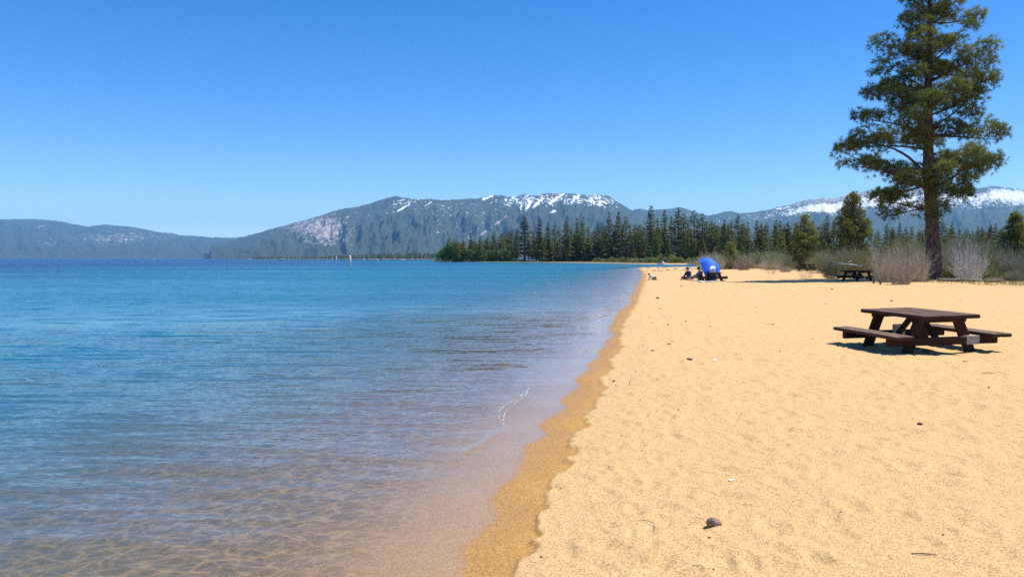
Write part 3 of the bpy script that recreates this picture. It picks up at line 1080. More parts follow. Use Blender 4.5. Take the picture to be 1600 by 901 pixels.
def build_near_pines():
    # bushy dark pine left of the tall one, loose olive pine farther left, pine at the right edge
    for (px, pb, pt, Y, wl, seed, mats, label, nl, shape) in (
            (1331, 412, 305, 78, 36, 3, (M["far_bark"], M["pine_bush"]), "bushy round-topped pine directly left of the tall pine", 74,
             ((0, .6), (.08, .95), (.25, 1.0), (.5, .86), (.75, .55), (.92, .24), (1, .05))),
            (1256, 410, 338, 105, 26, 8, (M["far_bark"], M["pine_olive"]), "loose olive green pine with knobbly tufted branches", 52,
             ((0, .5), (.2, .95), (.45, 1.0), (.65, .8), (.85, .42), (1, .08))),
            (1586, 418, 333, 74, 22, 12, (M["far_bark"], M["pine_bush"]), "dark pine at the right edge with bare grey lower branches", 70,
             ((0, .45), (.1, .9), (.3, 1.0), (.55, .7), (.8, .38), (1, .05))),
            (1142, 408, 381, 120, 11, 15, (M["far_bark"], M["pine_olive"]), "short rounded olive pine in front of the dark conifers", 34,
             ((0, .5), (.2, .95), (.5, 1.0), (.8, .6), (1, .1)))):
        x = at_y(px, pb, Y).x
        g = Vector((x, Y, gz(x, Y)))
        H = at_y(px, pt, Y).z - g.z
        Rm = wl * Y / FPX
        rl = [(H * (.08 + .92 * u), Rm * q) for u, q in shape]
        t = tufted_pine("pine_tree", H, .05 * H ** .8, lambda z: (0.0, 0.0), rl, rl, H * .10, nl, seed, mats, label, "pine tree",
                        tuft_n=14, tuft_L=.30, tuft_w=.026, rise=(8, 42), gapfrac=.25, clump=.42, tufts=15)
        t.location = g
        if px > 1500:
            for k in range(9):
                d = MB()
                z = H * random.uniform(.1, .5)
                a = random.uniform(2.6, 4.0)
                L = random.uniform(1.2, 2.4)
                d.tube([(0, 0, z), (math.cos(a) * L * .6, math.sin(a) * L * .6, z + .35), (math.cos(a) * L, math.sin(a) * L, z + .15)], [.035, .022, .008], 4)
                d.build("dead_branch", M["grey_bark"], t)


# ------------------------------------------------------------------ forest conifers (shared meshes)
def conifer_mesh(seed, H, Rb, bare, kind, nblade):
    """crown of many drooping sprays set along whorled boughs; returns (verts, faces, tints)"""
    r = random.Random(seed)
    V, F, T = [], [], []
    nw = int(H * 1.25)
    boughs = []
    for i in range(nw):
        u = (i + r.random() * .8) / nw
        z = H * (bare + (1 - bare) * u)
        if kind == "spire": env = (1 - u) ** .85
        elif kind == "round": env = (1 - u ** 2.2) * (.55 + .45 * min(1, u * 3))
        elif kind == "young": env = (1 - u) ** .95
        else: env = (1 - u ** 1.5) ** .9 * (.65 + .35 * min(1, u * 4))
        nb = r.randint(4, 6)
        a0 = r.random() * 6.28
        for b in range(nb):
            L = Rb * env * r.uniform(.55, 1.12) + .15
            if kind in ("tall", "round") and r.random() < .20: continue
            boughs.append((z + r.uniform(-.3, .3), a0 + b * 6.28 / nb + r.uniform(-.4, .4), L, u))
    tot = sum(b[2] + .3 for b in boughs)
    for z, a, L, u in boughs:
        k = max(3, int(nblade * (L + .3) / tot))
        ca, sa = math.cos(a), math.sin(a)
        droop = (-.32 + .75 * u) if kind != "round" else (-.05 + .7 * u)
        tb = r.uniform(.1, .75)
        for _ in range(k):
            t = r.random() ** .65
            rad = L * t
            sp = L * .28 * (1.1 - t) + .15
            ox = r.uniform(-sp, sp)
            c = Vector((ca * rad - sa * ox, sa * rad + ca * ox, z + droop * rad + .10 * L * t * t + r.uniform(-.22, .22)))
            d = Vector((ca, sa, droop + r.uniform(-.5, .35))) + Vector((-sa, ca, 0)) * (ox / max(sp, .01)) * 1.1
            d.normalize()
            ln = r.uniform(.7, 1.35) * (.6 + .4 * (1 - u))
            n = perp(d, r)
            w = ln * r.uniform(.30, .48)
            i = len(V)
            V += [tuple(c - d * ln * .4), tuple(c + n * w * .5), tuple(c + d * ln * .6), tuple(c - n * w * .5)]
            F.append((i, i + 1, i + 2, i + 3))
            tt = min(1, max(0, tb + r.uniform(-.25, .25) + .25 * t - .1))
            T += [tt] * 4
    return V, F, T


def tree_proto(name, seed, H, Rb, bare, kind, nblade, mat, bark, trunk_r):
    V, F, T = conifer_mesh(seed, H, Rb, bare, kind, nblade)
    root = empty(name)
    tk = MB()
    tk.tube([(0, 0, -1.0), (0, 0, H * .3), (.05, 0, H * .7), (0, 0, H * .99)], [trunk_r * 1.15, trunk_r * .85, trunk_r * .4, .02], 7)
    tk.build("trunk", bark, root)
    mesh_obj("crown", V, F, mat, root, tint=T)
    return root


def broad_mesh(seed, H, Rb, nleaf, size):
    r = random.Random(seed)
    V, F, T = [], [], []
    lobes = []
    for _ in range(11):
        a, q = r.random() * 6.28, r.random() ** .5 * Rb * .72
        lobes.append((Vector((math.cos(a) * q, math.sin(a) * q, H * r.uniform(.22, .84) * (1 - .25 * q / Rb))), Rb * r.uniform(.28, .5), r.uniform(.1, .8)))
    for _ in range(nleaf):
        c, q, tb = r.choice(lobes)
        d = Vector((r.gauss(0, 1), r.gauss(0, 1), r.gauss(0, 1))).normalized()
        p = c + d * q * r.random() ** .4
        if p.z < .05: continue
        n = perp(d, r); m = d.cross(n) * .6 + d * r.uniform(-.5, .5)
        s = size * r.uniform(.6, 1.3)
        i = len(V)
        V += [tuple(p - n * s), tuple(p + m * s * .6), tuple(p + n * s), tuple(p - m * s * .6)]
        F.append((i, i + 1, i + 2, i + 3))
        T += [min(1, max(0, tb + r.uniform(-.25, .25)))] * 4
    return V, F, T


def broad_proto(name, seed, H, Rb, nleaf, size, mat):
    V, F, T = broad_mesh(seed, H, Rb, nleaf, size)
    root = empty(name)
    tk = MB()
    r = random.Random(seed)
    for k in range(4):
        a = k * 1.6 + r.random()
        q = Rb * .5
        tk.tube([(math.cos(a) * .1, math.sin(a) * .1, -.5), (math.cos(a) * q * .4, math.sin(a) * q * .4, H * .4), (math.cos(a) * q, math.sin(a) * q, H * .75)], [.10, .07, .03], 5)
    tk.build("stems", M["far_bark"], root)
    mesh_obj("crown", V, F, mat, root, tint=T)
    return root


NAMED_TREES = [  # px of tip, py of tip, kind, distance, label
    (820, 337, "tall", 446, "broad tall conifer rising highest above the bright bushes of the point"),
    (702, 367, "tall", 452, "dark conifer nearest the outer tip of the wooded point"),
    (735, 364, "thin", 447, "slender dark conifer standing clear among bright bushes near the point's tip"),
    (772, 361, "tall", 450, "dark twin-topped conifer on the point between bright bushes"),
    (952, 331, "spire", 430, "left tree of the pair of tall spires in the middle of the wood"),
    (966.5, 331, "spire", 430, "right tree of the pair of tall spires in the middle of the wood"),
    (1017.5, 321, "spire", 400, "tallest spire-shaped conifer of the whole shoreline wood"),
    (1038.5, 328, "spire", 385, "narrow conifer spire just right of the tallest one"),
    (1060, 325, "tall", 380, "tall flat-topped conifer above the white boat"),
    (1085, 328, "tall", 360, "tall bushy conifer above the blue beach umbrella"),
    (1153, 335, "tall", 300, "broad conifer standing tallest right of the umbrella")]


def build_forest():
    grp = "conifers of the shoreline wood"
    P = {}
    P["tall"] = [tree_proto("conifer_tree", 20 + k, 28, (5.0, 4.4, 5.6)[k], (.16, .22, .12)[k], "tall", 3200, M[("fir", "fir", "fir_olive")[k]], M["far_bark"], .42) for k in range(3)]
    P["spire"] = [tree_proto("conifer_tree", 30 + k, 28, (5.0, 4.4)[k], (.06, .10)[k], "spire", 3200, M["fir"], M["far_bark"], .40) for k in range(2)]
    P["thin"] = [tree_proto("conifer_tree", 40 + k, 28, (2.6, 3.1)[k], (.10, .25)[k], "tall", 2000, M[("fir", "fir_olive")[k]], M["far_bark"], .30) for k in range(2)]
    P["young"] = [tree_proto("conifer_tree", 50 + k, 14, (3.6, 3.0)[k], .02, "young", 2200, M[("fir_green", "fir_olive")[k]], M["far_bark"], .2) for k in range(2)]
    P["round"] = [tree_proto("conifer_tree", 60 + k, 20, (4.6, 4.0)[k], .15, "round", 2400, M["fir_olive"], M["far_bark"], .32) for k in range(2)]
    nom = {"tall": 28, "spire": 28, "thin": 28, "young": 14, "round": 20}
    gen = {"tall": "tall dark conifer with ragged layered boughs inside the shoreline wood",
           "spire": "pointed dark green conifer spire inside the shoreline wood",
           "thin": "thin dark conifer squeezed between others in the shoreline wood",
           "young": "young green cone-shaped conifer at the foot of the wood",
           "round": "round-topped olive conifer inside the shoreline wood"}
    used = set()
    rnd = random.Random(77)

    def put(kind, px, py, Y, label, k=None):
        plist = P[kind]
        pr = next((q for q in plist if id(q) not in used), None) or plist[rnd.randrange(len(plist))]
        x = at_y(px, py, Y).x
        g = gz(x, Y)
        H = at_y(px, py, Y).z - g
        if id(pr) in used:
            o = copy_tree(pr)
        else:
            o = pr; used.add(id(pr))
        s = H / nom[kind]
        o.location = (x, Y, g)
        w = s * rnd.uniform(1.15, 1.55)
        if kind == "thin": w = max(w, .8)
        o.scale = (w, w, s)
        o.rotation_euler = (0, 0, rnd.uniform(0, 6.28))
        tag(o, label, "tree", grp)

    for px, py, kind, Y, lb in NAMED_TREES:
        put(kind, px, py, Y, lb)
    row = [(713, 375, "round"), (724, 376, "round"), (750, 370, "thin"), (783, 365, "round"), (799, 355, "tall"), (807, 358, "thin"), (843, 344, "spire"), (857, 346, "spire"), (866, 352, "thin"),
           (874, 354, "tall"), (885, 343, "tall"), (902, 341, "spire"), (911, 338, "spire"), (919, 353, "thin"), (934, 350, "tall"), (941, 353, "round"), (978, 338, "tall"), (992, 350, "thin"),
           (1000, 350, "round"), (1028, 340, "thin"), (1049, 338, "thin"), (1068, 333, "tall"), (1098, 333, "tall"), (1112, 345, "tall"), (1122, 352, "round"), (1132, 343, "spire"), (1143, 345, "tall"),
           (1161, 346, "tall"), (1169, 346, "spire"), (1183, 344, "spire"), (1190, 349, "tall"), (1198, 346, "tall"), (1213, 343, "spire"), (1219, 345, "spire"), (1232, 347, "tall"), (1243, 350, "spire"),
           (1270, 345, "spire"), (1288, 343, "tall"), (1293, 336, "spire"), (1303, 346, "tall"), (1372, 358, "tall"), (1386, 349, "spire"), (1396, 356, "tall"), (1406, 347, "spire"), (1416, 355, "tall"),
           (1425, 353, "spire"), (1436, 358, "tall"), (1447, 352, "tall"), (1472, 340, "tall"), (1488, 346, "spire"), (1480, 356, "tall"), (1500, 358, "round"), (1512, 356, "tall"), (1520, 360, "tall"), (1528, 353, "spire"),
           (1538, 358, "tall"), (1548, 352, "tall"), (1556, 349, "spire"), (1566, 356, "tall"), (1600, 352, "tall"), (1612, 348, "spire"), (1625, 352, "tall"), (1640, 345, "tall")]
    for px, py, kind in row:
        Y = 455 - 30 * rnd.random() if px < 960 else (420 - (px - 960) * .75 if px < 1180 else 250 + 40 * rnd.random())
        put(kind, px, py, Y, gen[kind])
    # fill behind and below
    for k in range(100):
        px = rnd.uniform(705, 1310) if k < 78 else rnd.uniform(686, 800)
        base = np.interp(px, [686, 705, 760, 820, 950, 1020, 1100, 1200, 1310], [386, 374, 368, 358, 351, 346, 344, 349, 351])
        Y = (470 if px < 1000 else np.interp(px, [1000, 1200, 1310], [430, 290, 280])) + rnd.uniform(0, 25)
        kd = rnd.choice(["tall", "spire", "thin", "round", "tall"])
        put(kd, px, base + rnd.uniform(0, 15), Y, gen[kd])
    for k in range(34):
        px = rnd.uniform(1366, 1650)
        kd = rnd.choice(["tall", "spire", "round", "tall"])
        put(kd, px, rnd.uniform(352, 372), rnd.uniform(240, 320), gen[kd])
    # young trees along the foot of the wood
    for k in range(46):
        px = rnd.uniform(805, 1300)
        Y = (440 if px < 960 else np.interp(px, [960, 1050, 1180, 1300], [405, 330, 240, 200])) - rnd.uniform(0, 8)
        put("young", px, rnd.uniform(370, 392), Y, gen["young"])
    for k in range(14):
        put("young", rnd.uniform(1370, 1640), rnd.uniform(368, 384), rnd.uniform(150, 200), gen["young"])
    # a bare dead trunk
    x = at_y(1084, 375, 330).x
    s = MB()
    g = gz(x, 330)
    top = at_y(1084, 374, 330).z
    s.tube([(0, 0, -.5), (.05, 0, (top - g) * .6), (0, 0, top - g)], [.40, .30, .14], 8)
    s.tube([(0, 0, (top - g) * .7), (.9, 0, (top - g) * .78)], [.10, .04], 5)
    o = s.build("dead_tree", M["grey_bark"])
    o.location = (x, 330, g)
    tag(o, "bare pale dead trunk standing at the edge of the wood", "dead tree")
    # bright broadleaf bushes on the point
    gb = "bright green bushes on the wooded point"
    pr = [broad_proto("willow_bush", 70 + k, 9, 4.2, 1500, .42, M["leaf"]) for k in range(3)]
    nn = 0
    items = [(688, 392, 6, "outermost bright bush at the very tip of the wooded point"), (697, 382, 9, None), (706, 378, 9.5, None), (718, 390, 8, None), (728, 389, 8, None), (739, 388, 9, None), (752, 387, 9, None), (763, 390, 8, None), (775, 389, 9, None),
             (787, 388, 9, None), (798, 391, 8, None), (838, 388, 8, "bright bush at the foot of the broad tall conifer"), (850, 386, 9, None), (712, 395, 7, None)]
    for px, py, w, lb in items:
        o = copy_tree(pr[nn % 3]) if nn >= 3 else pr[nn]
        nn += 1
        Y = 440 + rnd.uniform(-2, 5)
        x = at_y(px, py, Y).x
        g = max(gz(x, Y), .05)
        H = at_y(px, py, Y).z - g
        o.location = (x, Y, g)
        o.scale = (w / 9, w / 9, H / 8.2)
        o.rotation_euler = (0, 0, rnd.uniform(0, 6.28))
        tag(o, lb or "rounded bright green bush lining the shore of the point", "bush", gb)
    gs = "low scrub along the far shore"
    pr = [broad_proto("shore_shrub", 80 + k, 2.6, 2.8, 500, .28, M["leaf_olive"]) for k in range(3)]
    for k in range(44):
        o = copy_tree(pr[k % 3]) if k >= 3 else pr[k]
        if k < 16: px = 682 + k * 8.2
        elif k < 34: px = 845 + (k - 16) * 8.2
        else: px = 990 + (k - 34) * 9.5
        px += rnd.uniform(-3, 3)
        Y0 = 436 if px < 920 else np.interp(px, [920, 950, 1000, 1090], [424, 385, 330, 268])
        Y = Y0 + rnd.uniform(0, 6) + (0 if px > 800 else 6)
        x = at_y(px, 405, Y).x
        o.location = (x, Y, gz(x, Y))
        q = rnd.uniform(.7, 1.3)
        o.scale = (q, q, q * rnd.uniform(.7, 1.1))
        o.rotation_euler = (0, 0, rnd.uniform(0, 6.28))
        tag(o, "low yellowish shrub at the waterside of the far shore", "shrub", gs)


# ------------------------------------------------------------------ beach scrub
def shrub_mesh(seed, H, Rb, nst, leaves, spread=.9, w=.011):
    r = random.Random(seed)
    V, F, T = [], [], []

    def strip(pts, w0, tint):
        ref = perp((pts[-1] - pts[0]).normalized(), r)
        for k, p in enumerate(pts):
            ww = w0 * (1 - .75 * k / (len(pts) - 1))
            V.append(tuple(p - ref * ww)); V.append(tuple(p + ref * ww))
            T.extend([min(1, max(0, tint + r.uniform(-.08, .08)))] * 2)
        n = len(V) - 2 * len(pts)
        for k in range(len(pts) - 1):
            F.append((n + 2 * k, n + 2 * k + 1, n + 2 * k + 3, n + 2 * k + 2))
    LV, LF, LT = [], [], []
    for s in range(nst):
        a = r.random() * 6.28
        q = r.random() ** .5
        b = Vector((math.cos(a) * q * Rb * .62, math.sin(a) * q * Rb * .62, -.05))
        lean = q * spread * .85 + r.uniform(-.35, .55)
        d = Vector((math.cos(a) * lean, math.sin(a) * lean, 1)).normalized()
        L = H * r.uniform(.45, 1.10) / max(.6, d.z) * (1 - .42 * q * q)
        pts = [b]
        for k in range(4):
            d = (d + Vector((r.uniform(-.38, .38), r.uniform(-.38, .38), r.uniform(-.16, .12)))).normalized()
            pts.append(pts[-1] + d * L / 4)
        tint = r.uniform(.05, 1)
        strip(pts, w * r.uniform(.9, 1.6), tint)
        for k in range(7):
            i = r.randint(1, 3)
            p = pts[i].lerp(pts[i + 1], r.random())
            e = (d + perp(d, r) * r.uniform(.4, 1.0)).normalized()
            l2 = L * r.uniform(.12, .34)
            m = p + e * l2 * .5 + Vector((0, 0, l2 * .06))
            t2 = p + e * l2 + Vector((0, 0, l2 * .15))
            strip([p, m, t2], w * .62, tint + r.uniform(-.2, .2))
            for _ in range(leaves):
                c = m.lerp(t2, r.random()) + Vector((r.uniform(-.05, .05), r.uniform(-.05, .05), r.uniform(-.05, .05)))
                f = Vector((r.gauss(0, 1), r.gauss(0, 1), r.gauss(0, 1))).normalized()
                n = perp(f, r)
                i0 = len(LV)
                sz = .040 * r.uniform(.6, 1.4)
                LV += [tuple(c - f * sz), tuple(c + n * sz * .5), tuple(c + f * sz), tuple(c - n * sz * .5)]
                LF.append((i0, i0 + 1, i0 + 2, i0 + 3))
                LT += [r.random()] * 4
    return V, F, T, LV, LF, LT


def shrub_proto(name, seed, H, Rb, nst, leaves, tm, lm=None, spread=.9, w=.011):
    V, F, T, LV, LF, LT = shrub_mesh(seed, H, Rb, nst, leaves, spread, w)
    root = empty(name)
    mesh_obj("twigs", V, F, tm, root, tint=T)
    if LV: mesh_obj("leaves", LV, LF, lm, root, tint=LT)
    return root


def build_scrub():
    P = {"grey": [shrub_proto("dry_shrub", 100 + k, 2.2, 1.6, 300, 0, M["twig"]) for k in range(3)],
         "olive": [shrub_proto("leafy_shrub", 110 + k, 2.2, 1.6, 230, 6, M["twig"], M["leaf_olive"]) for k in range(3)],
         "sparse": [shrub_proto("sparse_shrub", 120 + k, .9, .9, 44, 0, M["twig"], None, 1.2, .008) for k in range(2)],
         "pale": [shrub_proto("bleached_shrub", 145, 2.2, 1.5, 210, 0, M["twig_pale"])],
         "sage": [shrub_proto("sage_mound", 130, 1.0, 1.3, 260, 5, M["twig"], M["leaf_sage"], 1.3)],
         "dark": [shrub_proto("dark_shrub", 140, 1.3, 1.0, 150, 4, M["twig_dark"], M["fir_olive"], 1.0)],
         "low": [shrub_proto("low_green_shrub", 150 + k, .8, 1.2, 200, 5, M["twig"], M["leaf_olive"], 1.3) for k in range(2)]}
    nomH = {"pale": 2.2, "grey": 2.2, "olive": 2.2, "sparse": .9, "sage": 1.0, "dark": 1.3, "low": .8}
    nomR = {"pale": 2.6, "grey": 2.6, "olive": 2.6, "sparse": 1.3, "sage": 1.9, "dark": 1.5, "low": 1.8}
    gen = {"grey": "dry grey brown twiggy shrub in the band of beach scrub", "olive": "yellow green leafy shrub in the band of beach scrub",
           "low": "low green shrub at the right end of the scrub", "sparse": "thin sparse twiggy plant rooted in the open sand"}
    grp = {"grey": "dry shrubs behind the beach", "olive": "leafy shrubs behind the beach", "low": "low green shrubs at the right", "sparse": "sparse plants on the sand"}
    used = set()
    rnd = random.Random(5)

    def put(kind, px, pb, ph, pw, label=None, Y=None):
        pr = next((q for q in P[kind] if id(q) not in used), None) or P[kind][rnd.randrange(len(P[kind]))]
        if Y is None:
            g = ground_hit(px, pb)
        else:
            x = at_y(px, pb, Y).x
            g = Vector((x, Y, gz(x, Y)))
        k = g.y / FPX
        if id(pr) in used: o = copy_tree(pr)
        else: o = pr; used.add(id(pr))
        o.location = g
        w = pw * k / 2 / nomR[kind]
        o.scale = (w, w, ph * k / nomH[kind])
        o.rotation_euler = (0, 0, rnd.uniform(0, 6.28))
        tag(o, label or gen[kind], "shrub", grp.get(kind))
        return o
    L = [("olive", 1133, 420, 22, 34, "rounded olive shrub on the sand just right of the umbrella"), ("olive", 1153, 419, 20, 34, None), ("grey", 1112, 417, 14, 34, None), ("olive", 1118, 415, 20, 30, None), ("grey", 1095, 414.5, 10, 30, None), ("grey", 1080, 414, 8, 26, None),
         ("grey", 1172, 418, 22, 38, None), ("olive", 1186, 417, 22, 36, None), ("grey", 1200, 417, 21, 34, None), ("grey", 1213, 417, 23, 38, None), ("olive", 1222, 416, 24, 30, None),
         ("grey", 1227, 425, 15, 34, "spreading dry shrub on the sand left of the grey sage mound"), ("sparse", 1204, 427.5, 12, 22, "smallest wispy plant on the sand, left of the dry shrubs"), ("sparse", 1260, 434, 20, 30, "wispy leafless plant standing alone in the sand before the sage mound"),
         ("sage", 1253, 420, 14, 34, "smooth grey green sage mound in the scrub"), ("olive", 1245, 417, 28, 34, None), ("olive", 1268, 416, 27, 34, None), ("grey", 1284, 418, 30, 34, None), ("grey", 1262, 415, 34, 40, None),
         ("dark", 1298, 430, 20, 26, "dark shaded shrub left of the table under the pine"), ("grey", 1288, 424, 18, 34, None), ("grey", 1310, 423, 13, 34, None), ("grey", 1326, 421, 11, 34, None),
         ("olive", 1352, 422, 42, 50, None), ("grey", 1340, 420, 40, 50, None), ("grey", 1372, 428, 50, 56, None),
         ("grey", 1386, 441, 62, 60, "large tangled dry shrub at the right of the shaded table"), ("grey", 1408, 444, 66, 66, None), ("grey", 1432, 440, 62, 56, None), ("olive", 1418, 428, 62, 56, None), ("olive", 1438, 426, 58, 50, None),
         ("olive", 1398, 430, 52, 60, None), ("grey", 1482, 434, 52, 44, None), ("pale", 1514, 439, 66, 78, "big bleached bare shrub right of the tall pine trunk"), ("grey", 1498, 432, 60, 56, None), ("olive", 1538, 434, 48, 50, None),
         ("olive", 1476, 426, 54, 56, None), ("olive", 1508, 424, 58, 60, None), ("olive", 1540, 424, 52, 56, None), ("olive", 1560, 424, 48, 50, None),
         ("low", 1560, 437, 22, 44, None), ("low", 1580, 434, 24, 46, None), ("low", 1602, 437, 22, 44, None), ("low", 1618, 434, 26, 46, None), ("grey", 1572, 424, 24, 50, None), ("grey", 1600, 424, 26, 50, None), ("olive", 1625, 426, 44, 60, None)]
    for a in L: put(*a)
    back = []
    for k in range(30):
        px = rnd.uniform(1090, 1350)
        back.append((rnd.choice(["grey", "olive"]), px, 412, rnd.uniform(19, 29), rnd.uniform(34, 54), None, rnd.uniform(95, 150)))
    for k in range(44):
        px = rnd.uniform(1285, 1640)
        back.append((rnd.choice(["grey", "olive", "olive", "olive"]), px, 412, rnd.uniform(36, 48), rnd.uniform(46, 66), None, rnd.uniform(56, 85)))
    for a in back: put(*a)
    for k in range(26):
        px = rnd.uniform(1378, 1600)
        if 1440 < px < 1476: continue
        put(rnd.choice(["grey", "olive", "grey", "low"]), px, rnd.uniform(435, 441), rnd.uniform(10, 24), rnd.uniform(22, 40))
    for k in range(12):
        put(rnd.choice(["grey", "olive"]), rnd.uniform(1100, 1240), rnd.uniform(416, 419.5), rnd.uniform(8, 15), rnd.uniform(20, 34))
    # dry grass and fallen twigs between the shrubs: nobody could count it
    V, F, T = [], [], []
    n = 0
    X = np.array([rnd.uniform(12, 48) for _ in range(6000)]); Yv = np.array([rnd.uniform(42, 120) for _ in range(6000)])
    D = sdf(X, Yv) + 5 * (fbm(X / 5, Yv / 5, 3, 44) - .5)
    Zg = ground_z(X, Yv)
    for x, y, d, z in zip(X, Yv, D, Zg):
        if d < 15.5 or rnd.random() > min(1, (d - 15.5) / 4 + .08): continue
        tt = rnd.random()
        for _ in range(7):
            h = rnd.uniform(.08, .38); a = rnd.uniform(0, 6.28); l = rnd.uniform(.1, .8) * h
            bx, by = x + rnd.gauss(0, .12), y + rnd.gauss(0, .12)
            s = Vector((math.sin(a), -math.cos(a), 0)) * .014
            p = Vector((bx, by, z - .02)); q = p + Vector((math.cos(a) * l, math.sin(a) * l, h))
            i = len(V)
            V += [tuple(p - s), tuple(p + s), tuple(q)]
            F.append((i, i + 1, i + 2)); T += [tt] * 3
    g = mesh_obj("dry_grass", V, F, M["leaf_olive"], tint=T)
    g["kind"] = "stuff"
    # bare white branches reaching out of the bleached shrub
    g = ground_hit(1515, 437)
    d = MB()
    for a, b, c in (((1500, 415), (1492, 385), (1486, 366)), ((1508, 412), (1504, 385), (1498, 368)), ((1516, 412), (1517, 388), (1512, 372)), ((1524, 412), (1528, 390), (1540, 382)),
                    ((1518, 405), (1524, 385), (1522, 372)), ((1528, 415), (1535, 396), (1541, 384)), ((1496, 410), (1486, 395), (1478, 390))):
        d.tube([at_y(*q, g.y + .2) for q in (a, b, c)], [.030, .022, .010], 4)
    o = d.build("dead_branches", M["twig_pale"])
    bb = [s for s in bpy.data.objects if s.get("label", "").startswith("big bleached")][0]
    o.parent = bb
    bpy.context.view_layer.update()
    o.matrix_parent_inverse = bb.matrix_world.inverted()
    # leaning dead branch over the scrub
    d = MB()
    Y = 57
    d.tube([at_y(1296, 407, Y), at_y(1312, 411.5, Y), at_y(1332, 413.5, Y), at_y(1350, 416, Y)], [.018, .038, .045, .05], 6)
    d.tube([at_y(1308, 410.5, Y), at_y(1302, 414, Y - .2)], [.04, .015], 5)
    d.tube([at_y(1322, 412.5, Y), at_y(1330, 407, Y)], [.04, .012], 5)
    o = d.build("fallen_branch", M["bleached"], None, True)
    tag(o, "bleached fallen branch lying across the scrub behind the shaded table", "branch")


# ------------------------------------------------------------------ people
def skin_mesh(name, joints, edges, mat, parent=None, sub=2, root=0):
    """one continuous surface grown over a skeleton: joints = {key: (pos, radius)}"""
    keys = list(joints)
    idx = {k: i for i, k in enumerate(keys)}
    me = bpy.data.meshes.new(name)
    me.from_pydata([joints[k][0] for k in keys], [(idx[a], idx[b]) for a, b in edges], [])
    tmp = bpy.data.objects.new(name, me)
    COL.objects.link(tmp)
    md = tmp.modifiers.new("skin", "SKIN")
    if not me.skin_vertices: 
        with bpy.context.temp_override(object=tmp, active_object=tmp):
            pass
    lay = me.skin_vertices[0].data
    for k in keys:
        r = joints[k][1]
        lay[idx[k]].radius = r if isinstance(r, tuple) else (r, r)
        lay[idx[k]].use_root = idx[k] == root
    ss = tmp.modifiers.new("sub", "SUBSURF")
    ss.levels = ss.render_levels = sub
    dg = bpy.context.evaluated_depsgraph_get()
    new = bpy.data.meshes.new_from_object(tmp.evaluated_get(dg))
    bpy.data.objects.remove(tmp)
    new.name = name
    new.materials.clear(); new.materials.append(mat)
    new.polygons.foreach_set("use_smooth", [True] * len(new.polygons))
    o = bpy.data.objects.new(name, new)
    COL.objects.link(o)
    if parent: o.parent = parent
    return o


def hand(J, E, key, w, d, n):
    """palm and five bent fingers added to a skeleton at wrist w, pointing along d, palm facing n"""
    w, d, n = Vector(w), Vector(d).normalized(), Vector(n).normalized()
    s = d.cross(n).normalized()
    J[key + "p"] = (tuple(w + d * .05), (.034, .018))
    E.append((key, key + "p"))
    for i, (o, L) in enumerate(((-.03, .068), (-.010, .078), (.010, .074), (.029, .058))):
        a = w + d * .088 + s * o
        b = a + d * L * .5 + n * .012
        c = b + d * L * .38 + n * .028
        J[f"{key}f{i}a"] = (tuple(a), .0095); J[f"{key}f{i}b"] = (tuple(b), .0085); J[f"{key}f{i}c"] = (tuple(c), .007)
        E += [(key + "p", f"{key}f{i}a"), (f"{key}f{i}a", f"{key}f{i}b"), (f"{key}f{i}b", f"{key}f{i}c")]
    a = w + d * .035 - s * .045 + n * .01
    b = a + d * .035 - s * .02 + n * .018
    J[key + "ta"] = (tuple(a), .011); J[key + "tb"] = (tuple(b), .009)
    E += [(key + "p", key + "ta"), (key + "ta", key + "tb")]


